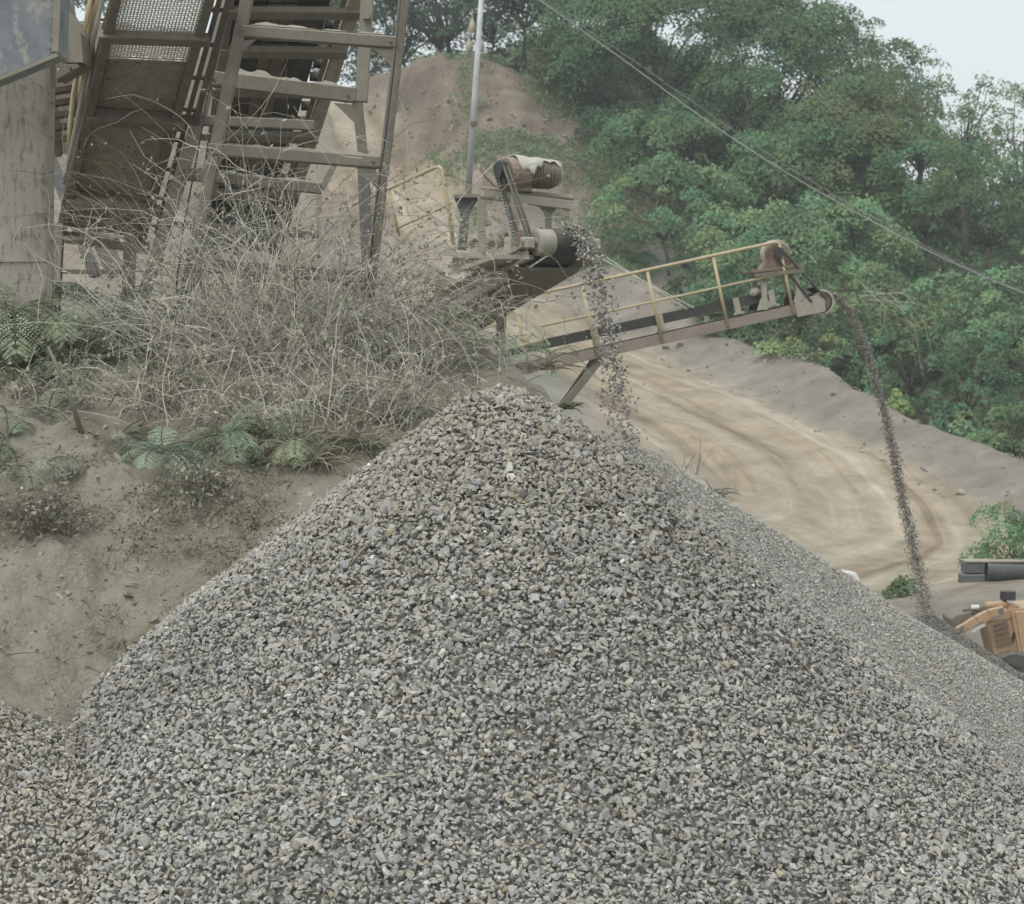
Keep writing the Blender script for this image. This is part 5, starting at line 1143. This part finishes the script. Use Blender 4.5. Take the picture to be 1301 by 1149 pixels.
FE = [
 (100, 470, .75, 11, 'grey green feathery plant in the thin bramble below the bin', (.15, .18, .12), None),
 (160, 470, .50, 8, 'dusty feathery plant between the bin and the trestle', (.17, .19, .14), None),
 (50, 445, .60, 9, 'dull feathery plant near the foot of the beige bin', (.13, .165, .10), 20.6),
 (60, 530, .45, 8, 'olive feathery plant left of the leaning stalk', (.14, .165, .10), None),
 (150, 560, .34, 7, 'small dusty feathery plant right of the leaning stalk', (.17, .185, .135), None),
 (130, 395, 1.05, 11, 'large grey green feathery plant below the left screen legs', (.15, .185, .145), 21.0),
 (75, 430, .95, 13, 'feathery plant beside the dark leaning stalk', (.13, .165, .10), 20.4),
 (15, 405, .95, 13, 'bright green feathery plant at the foot of the beige bin', (.125, .16, .085), 20.2),
 (40, 480, .75, 12, 'dull green feathery plant low at the left edge', (.125, .155, .09), None),
 (205, 578, .55, 14, 'blue green feathery plant overhanging the bank lip', (.135, .195, .14), None),
 (290, 562, .45, 12, 'small bright feathery plant on the bank lip', (.12, .19, .11), None),
 (375, 568, .5, 12, 'yellow green feathery plant right of the bank lip', (.16, .195, .105), None),
 (10, 560, .50, 9, 'dark feathery plant at the left edge of the bank', (.09, .125, .075), None),
 (60, 590, .36, 6, 'dusty pale feathery plant above the dark twig heap', (.19, .205, .16), None),
 (640, 440, .42, 8, 'pale feathery plant right behind the big pile top', (.15, .20, .135), 21.6),
 (700, 452, .55, 8, 'light green feathery plant in front of the long conveyor', (.15, .20, .12), 26.0),
 (578, 405, .40, 8, 'yellow green feathery plant below the short conveyor belly', (.16, .215, .09), 21.8),
 (545, 360, .40, 6, 'pale green feathery plant left of the conveyor walkway', (.15, .20, .12), 22.0),
 (470, 500, .40, 6, 'dusty feathery plant in the matted bramble', (.18, .20, .15), None),
 (25, 600, .42, 8, 'drooping dusty plant beside the dark twig heap', (.13, .155, .105), None),
]
for i, (px, py, sz, nf, lab, c, D) in enumerate(FE): fern(px, py, sz, nf, 1400 + i, lab, c, D)

def tuft(px, py, size, n, seed, label, col=(.36, .33, .25), D=None, droop=.16, up_=.6, name='dry_grass_tuft', cat='grass tuft', wd=.012):
    r = np.random.default_rng(seed); b = on_bank(px, py) if D is None else at(px, py, D); V, Fq, C = [], [], []; nb = 0
    for i in range(n):
        a = r.uniform(0, 2 * np.pi); v = np.array([math.cos(a) * .7, math.sin(a) * .5 - .3, up_ * r.uniform(.3, 1.3)]); v /= np.linalg.norm(v); L = size * r.uniform(.5, 1.2)
        p = np.array(b) + np.array([r.normal(0, .10), r.normal(0, .06), 0]) * size * 1.6; pts = [p.copy()]
        for k_ in range(5): v = v + np.array([0, 0, -droop * (k_ + 1) * .55]); v /= np.linalg.norm(v); p = p + v * L / 5; pts.append(p.copy())
        pts = np.array(pts); sd = np.cross(pts[-1] - pts[0], r.normal(size=3)); sd /= np.linalg.norm(sd) + 1e-9; w_ = np.array([.6, 1, .9, .7, .45, .05]) * wd * r.uniform(.5, 1.2)
        vv_ = np.empty((12, 3)); vv_[0::2] = pts + sd * w_[:, None] / 2; vv_[1::2] = pts - sd * w_[:, None] / 2; V.append(vv_); Fq.append(np.array([[2 * k_, 2 * k_ + 1, 2 * k_ + 3, 2 * k_ + 2] for k_ in range(5)]) + nb); nb += 12
        C.append(np.tile(np.array(col) * r.uniform(.6, 1.3), (12, 1)))
    o = np_mesh(name, np.concatenate(V), np.concatenate(Fq), m_plant, None, tuple(b), np.concatenate(C)); return tag(o, label, cat, 'grass tufts')
TU = [
 (400, 590, .50, 80, 'dry grass tuft hanging over the bank right of the ferns', (.32, .30, .22), None),
 (445, 568, .55, 110, 'thick dry grass tuft beside the left edge of the big pile', (.36, .34, .26), None),
 (490, 535, .45, 70, 'dry grass tuft under the grey bramble right of the trestle', (.34, .33, .25), None),
 (470, 575, .4, 60, 'greenish grass tuft touching the big pile edge', (.24, .26, .17), None),
 (160, 425, .55, 26, 'pale dry leaf blades below the left screen', (.45, .41, .31), 20.9),
 (620, 402, .6, 60, 'bleached drooping leaf cluster left of the long conveyor', (.33, .30, .25), 24.0),
 (690, 470, .55, 50, 'brown drooping leaf cluster under the long conveyor end', (.26, .22, .17), 24.5),
 (600, 440, .55, 60, 'dry straw tuft behind the big pile top', (.38, .35, .27), 22.0),
 (868, 604, .9, 14, 'upright dry reeds behind the finer gravel ridge', (.42, .36, .26), 34.0),
 (722, 520, .30, 30, 'green weed just right of the big pile top', (.15, .18, .09), 25.0),
 (905, 632, .45, 40, 'low grey green weed behind the finer gravel ridge', (.19, .205, .14), 34.5),
]
for i, (px, py, sz, n, lab, c, D) in enumerate(TU): tuft(px, py, sz, n, 1500 + i, lab, c, D, wd=.022 if D and D > 23 else .014, droop=.03 if 'upright' in lab else .16, up_=1.6 if 'upright' in lab else .6)

# small weeds and litter scattered over the bank face
r9 = np.random.default_rng(99); wx, wy = r9.uniform(-4.6, .2, 9000), r9.uniform(15, 22, 9000); wn = fbm(wx, wy, 1.3, 4, 141)
kk = (wn > .085) & (r9.random(9000) < .7); wx, wy = wx[kk][:1000], wy[kk][:1000]; per = 26; P = np.repeat(np.stack([wx, wy, bank_z(wx, wy)], 1), per, 0); n = len(P)
P = P + r9.normal(size=(n, 3)) * np.array([.09, .08, .02]) + np.array([0, 0, .02]); c = np.repeat(np.array([[.20, .21, .135], [.24, .235, .17], [.15, .15, .105], [.29, .28, .21]])[r9.integers(0, 4, len(wx))], per, 0) * r9.uniform(.6, 1.4, (n, 1))
ln = r9.uniform(.018, .055, n); V, Fq = leaf_quads(P, np.array([0, -.4, .6]) + r9.normal(0, .6, (n, 3)), ln, ln * .35, r9)
tag(np_mesh('weeds', V, Fq, m_plant, None, (0, 0, 0), np.repeat(c, 4, 0)), 'small dusty weeds and litter dotting the bank face', 'weeds', kind='stuff')
k_ = 700; sx_, sy_ = r9.uniform(-4.8, 1.0, k_), r9.uniform(15.2, 22.5, k_); L = r9.uniform(.06, .3, k_); a = r9.uniform(0, 2 * np.pi, k_); dirs = np.stack([np.cos(a), np.sin(a) * .6, r9.normal(0, .3, k_)], 1)
base_ = np.stack([sx_, sy_, bank_z(sx_, sy_) + .01], 1); t = np.linspace(0, 1, 5); pth = base_[:, None] + dirs[:, None] * (L[:, None] * t)[..., None] + np.array([0, 0, 1]) * (np.sin(t * np.pi) * .05)[None, :, None] * L[:, None, None]
V, Fq = tube_np(pth, np.tile(np.linspace(.005, .002, 5), (k_, 1)), 3)
tag(np_mesh('twig_litter', V, Fq, m_twigd, None, (0, 0, 0)), 'thin dead twigs strewn over the bank face', 'twigs', kind='stuff')

# crumbled clods on the bank
cx_, cy_ = r9.uniform(-4.6, .6, 6000), r9.uniform(15, 21.5, 6000); kk = (fbm(cx_, cy_, 1.1, 4, 151) > .03) | (r9.random(6000) < .12); cx_, cy_ = cx_[kk], cy_[kk]; nk = len(cx_)
cc_ = np.array([.345, .31, .245])[None] * r9.uniform(.65, 1.2, (nk, 1)); V, Fc, Cc = merge_stones(np.stack([cx_, cy_, bank_z(cx_, cy_)], 1), np.tile([0, -.4, .9], (nk, 1)), np.clip(r9.lognormal(-3.5, .55, nk), .012, .13), SMALL, r9, .6, cc_)
tag(np_mesh('clods', V, Fc, m_stone, None, (0, 0, 0), Cc), 'crumbled earth clods on the bank face', 'clods', kind='stuff')

# sticks lying on the big pile
for i, (px, py, dx, dy, rr_, lab) in enumerate(((445, 722, 24, -22, .012, 'reddish brown stick lying on the left face of the big pile'), (470, 995, 40, -6, .006, 'thin twig near the bottom of the big pile'), (610, 822, 20, 4, .006, 'small brown twig in the middle of the big pile'), (176, 880, 14, -18, .007, 'pale straw on the lower left of the big pile'))):
    Ds = np.arange(9, 18, .02); p0, p1 = at(px, py, 10), at(px, py, 20); t = (Ds - 10) / 10; xs = p0.x + (p1.x - p0.x) * t; zs = p0.z + (p1.z - p0.z) * t; kx = np.nonzero(zs <= pile1(xs, Ds) + .03)[0][0]
    D = float(Ds[kx]); q = at(px + dx, py + dy, D); q2 = Vector((q.x, q.y, 0)); 
    qy = D - (dy / F * D) / .8; q2 = Vector((q.x, qy, float(pile1(np.array([q.x]), np.array([qy]))[0]) + .035)); s0 = Vector((xs[kx], D, zs[kx] + .02))
    o = MB().tube([s0, s0.lerp(q2, .5) + Vector((0, -.01, .01)), q2], [rr_, rr_, rr_ * .6], 6).build('stick', m_rust if i == 0 else m_straw, None, tuple(s0), smooth=True); tag(o, lab, 'stick')

# hanging nests in the hill top trees
for i, (px, py, lab) in enumerate(((600, 33, 'topmost pale hanging nest left of the thin pole'), (596, 58, 'middle pale hanging nest left of the thin pole'), (611, 58, 'pale hanging nest right of the thin pole'), (594, 75, 'lowest pale hanging nest left of the thin pole'))):
    c = at(px, py, 116); o = MB().lathe(c + Vector((0, 0, .38)), (0, 0, -1), [(-.5, .015), (0, .03), (.1, .09), (.3, .17), (.5, .2), (.65, .15), (.75, .07)], 10).build('hanging_nest', m_straw, None, tuple(c), smooth=True); tag(o, lab, 'nest', 'hanging nests')

# ------------------------------------------------------------------ dusty air
hz = MB().box((0, 0, 14), (1200, 1400, 34)).build('haze', None, None, (0, 0, 14)); tag(hz, 'thin dusty haze over the quarry', 'haze', kind='stuff')
mh = bpy.data.materials.new('haze'); mh.use_nodes = True; t = mh.node_tree; t.nodes.remove(t.nodes['Principled BSDF']); pv = t.nodes.new('ShaderNodeVolumePrincipled')
pv.inputs['Color'].default_value = (.92, .95, .96, 1); pv.inputs['Density'].default_value = .0010; pv.inputs['Anisotropy'].default_value = .2
t.links.new(pv.outputs[0], t.nodes['Material Output'].inputs['Volume']); hz.data.materials.append(mh)
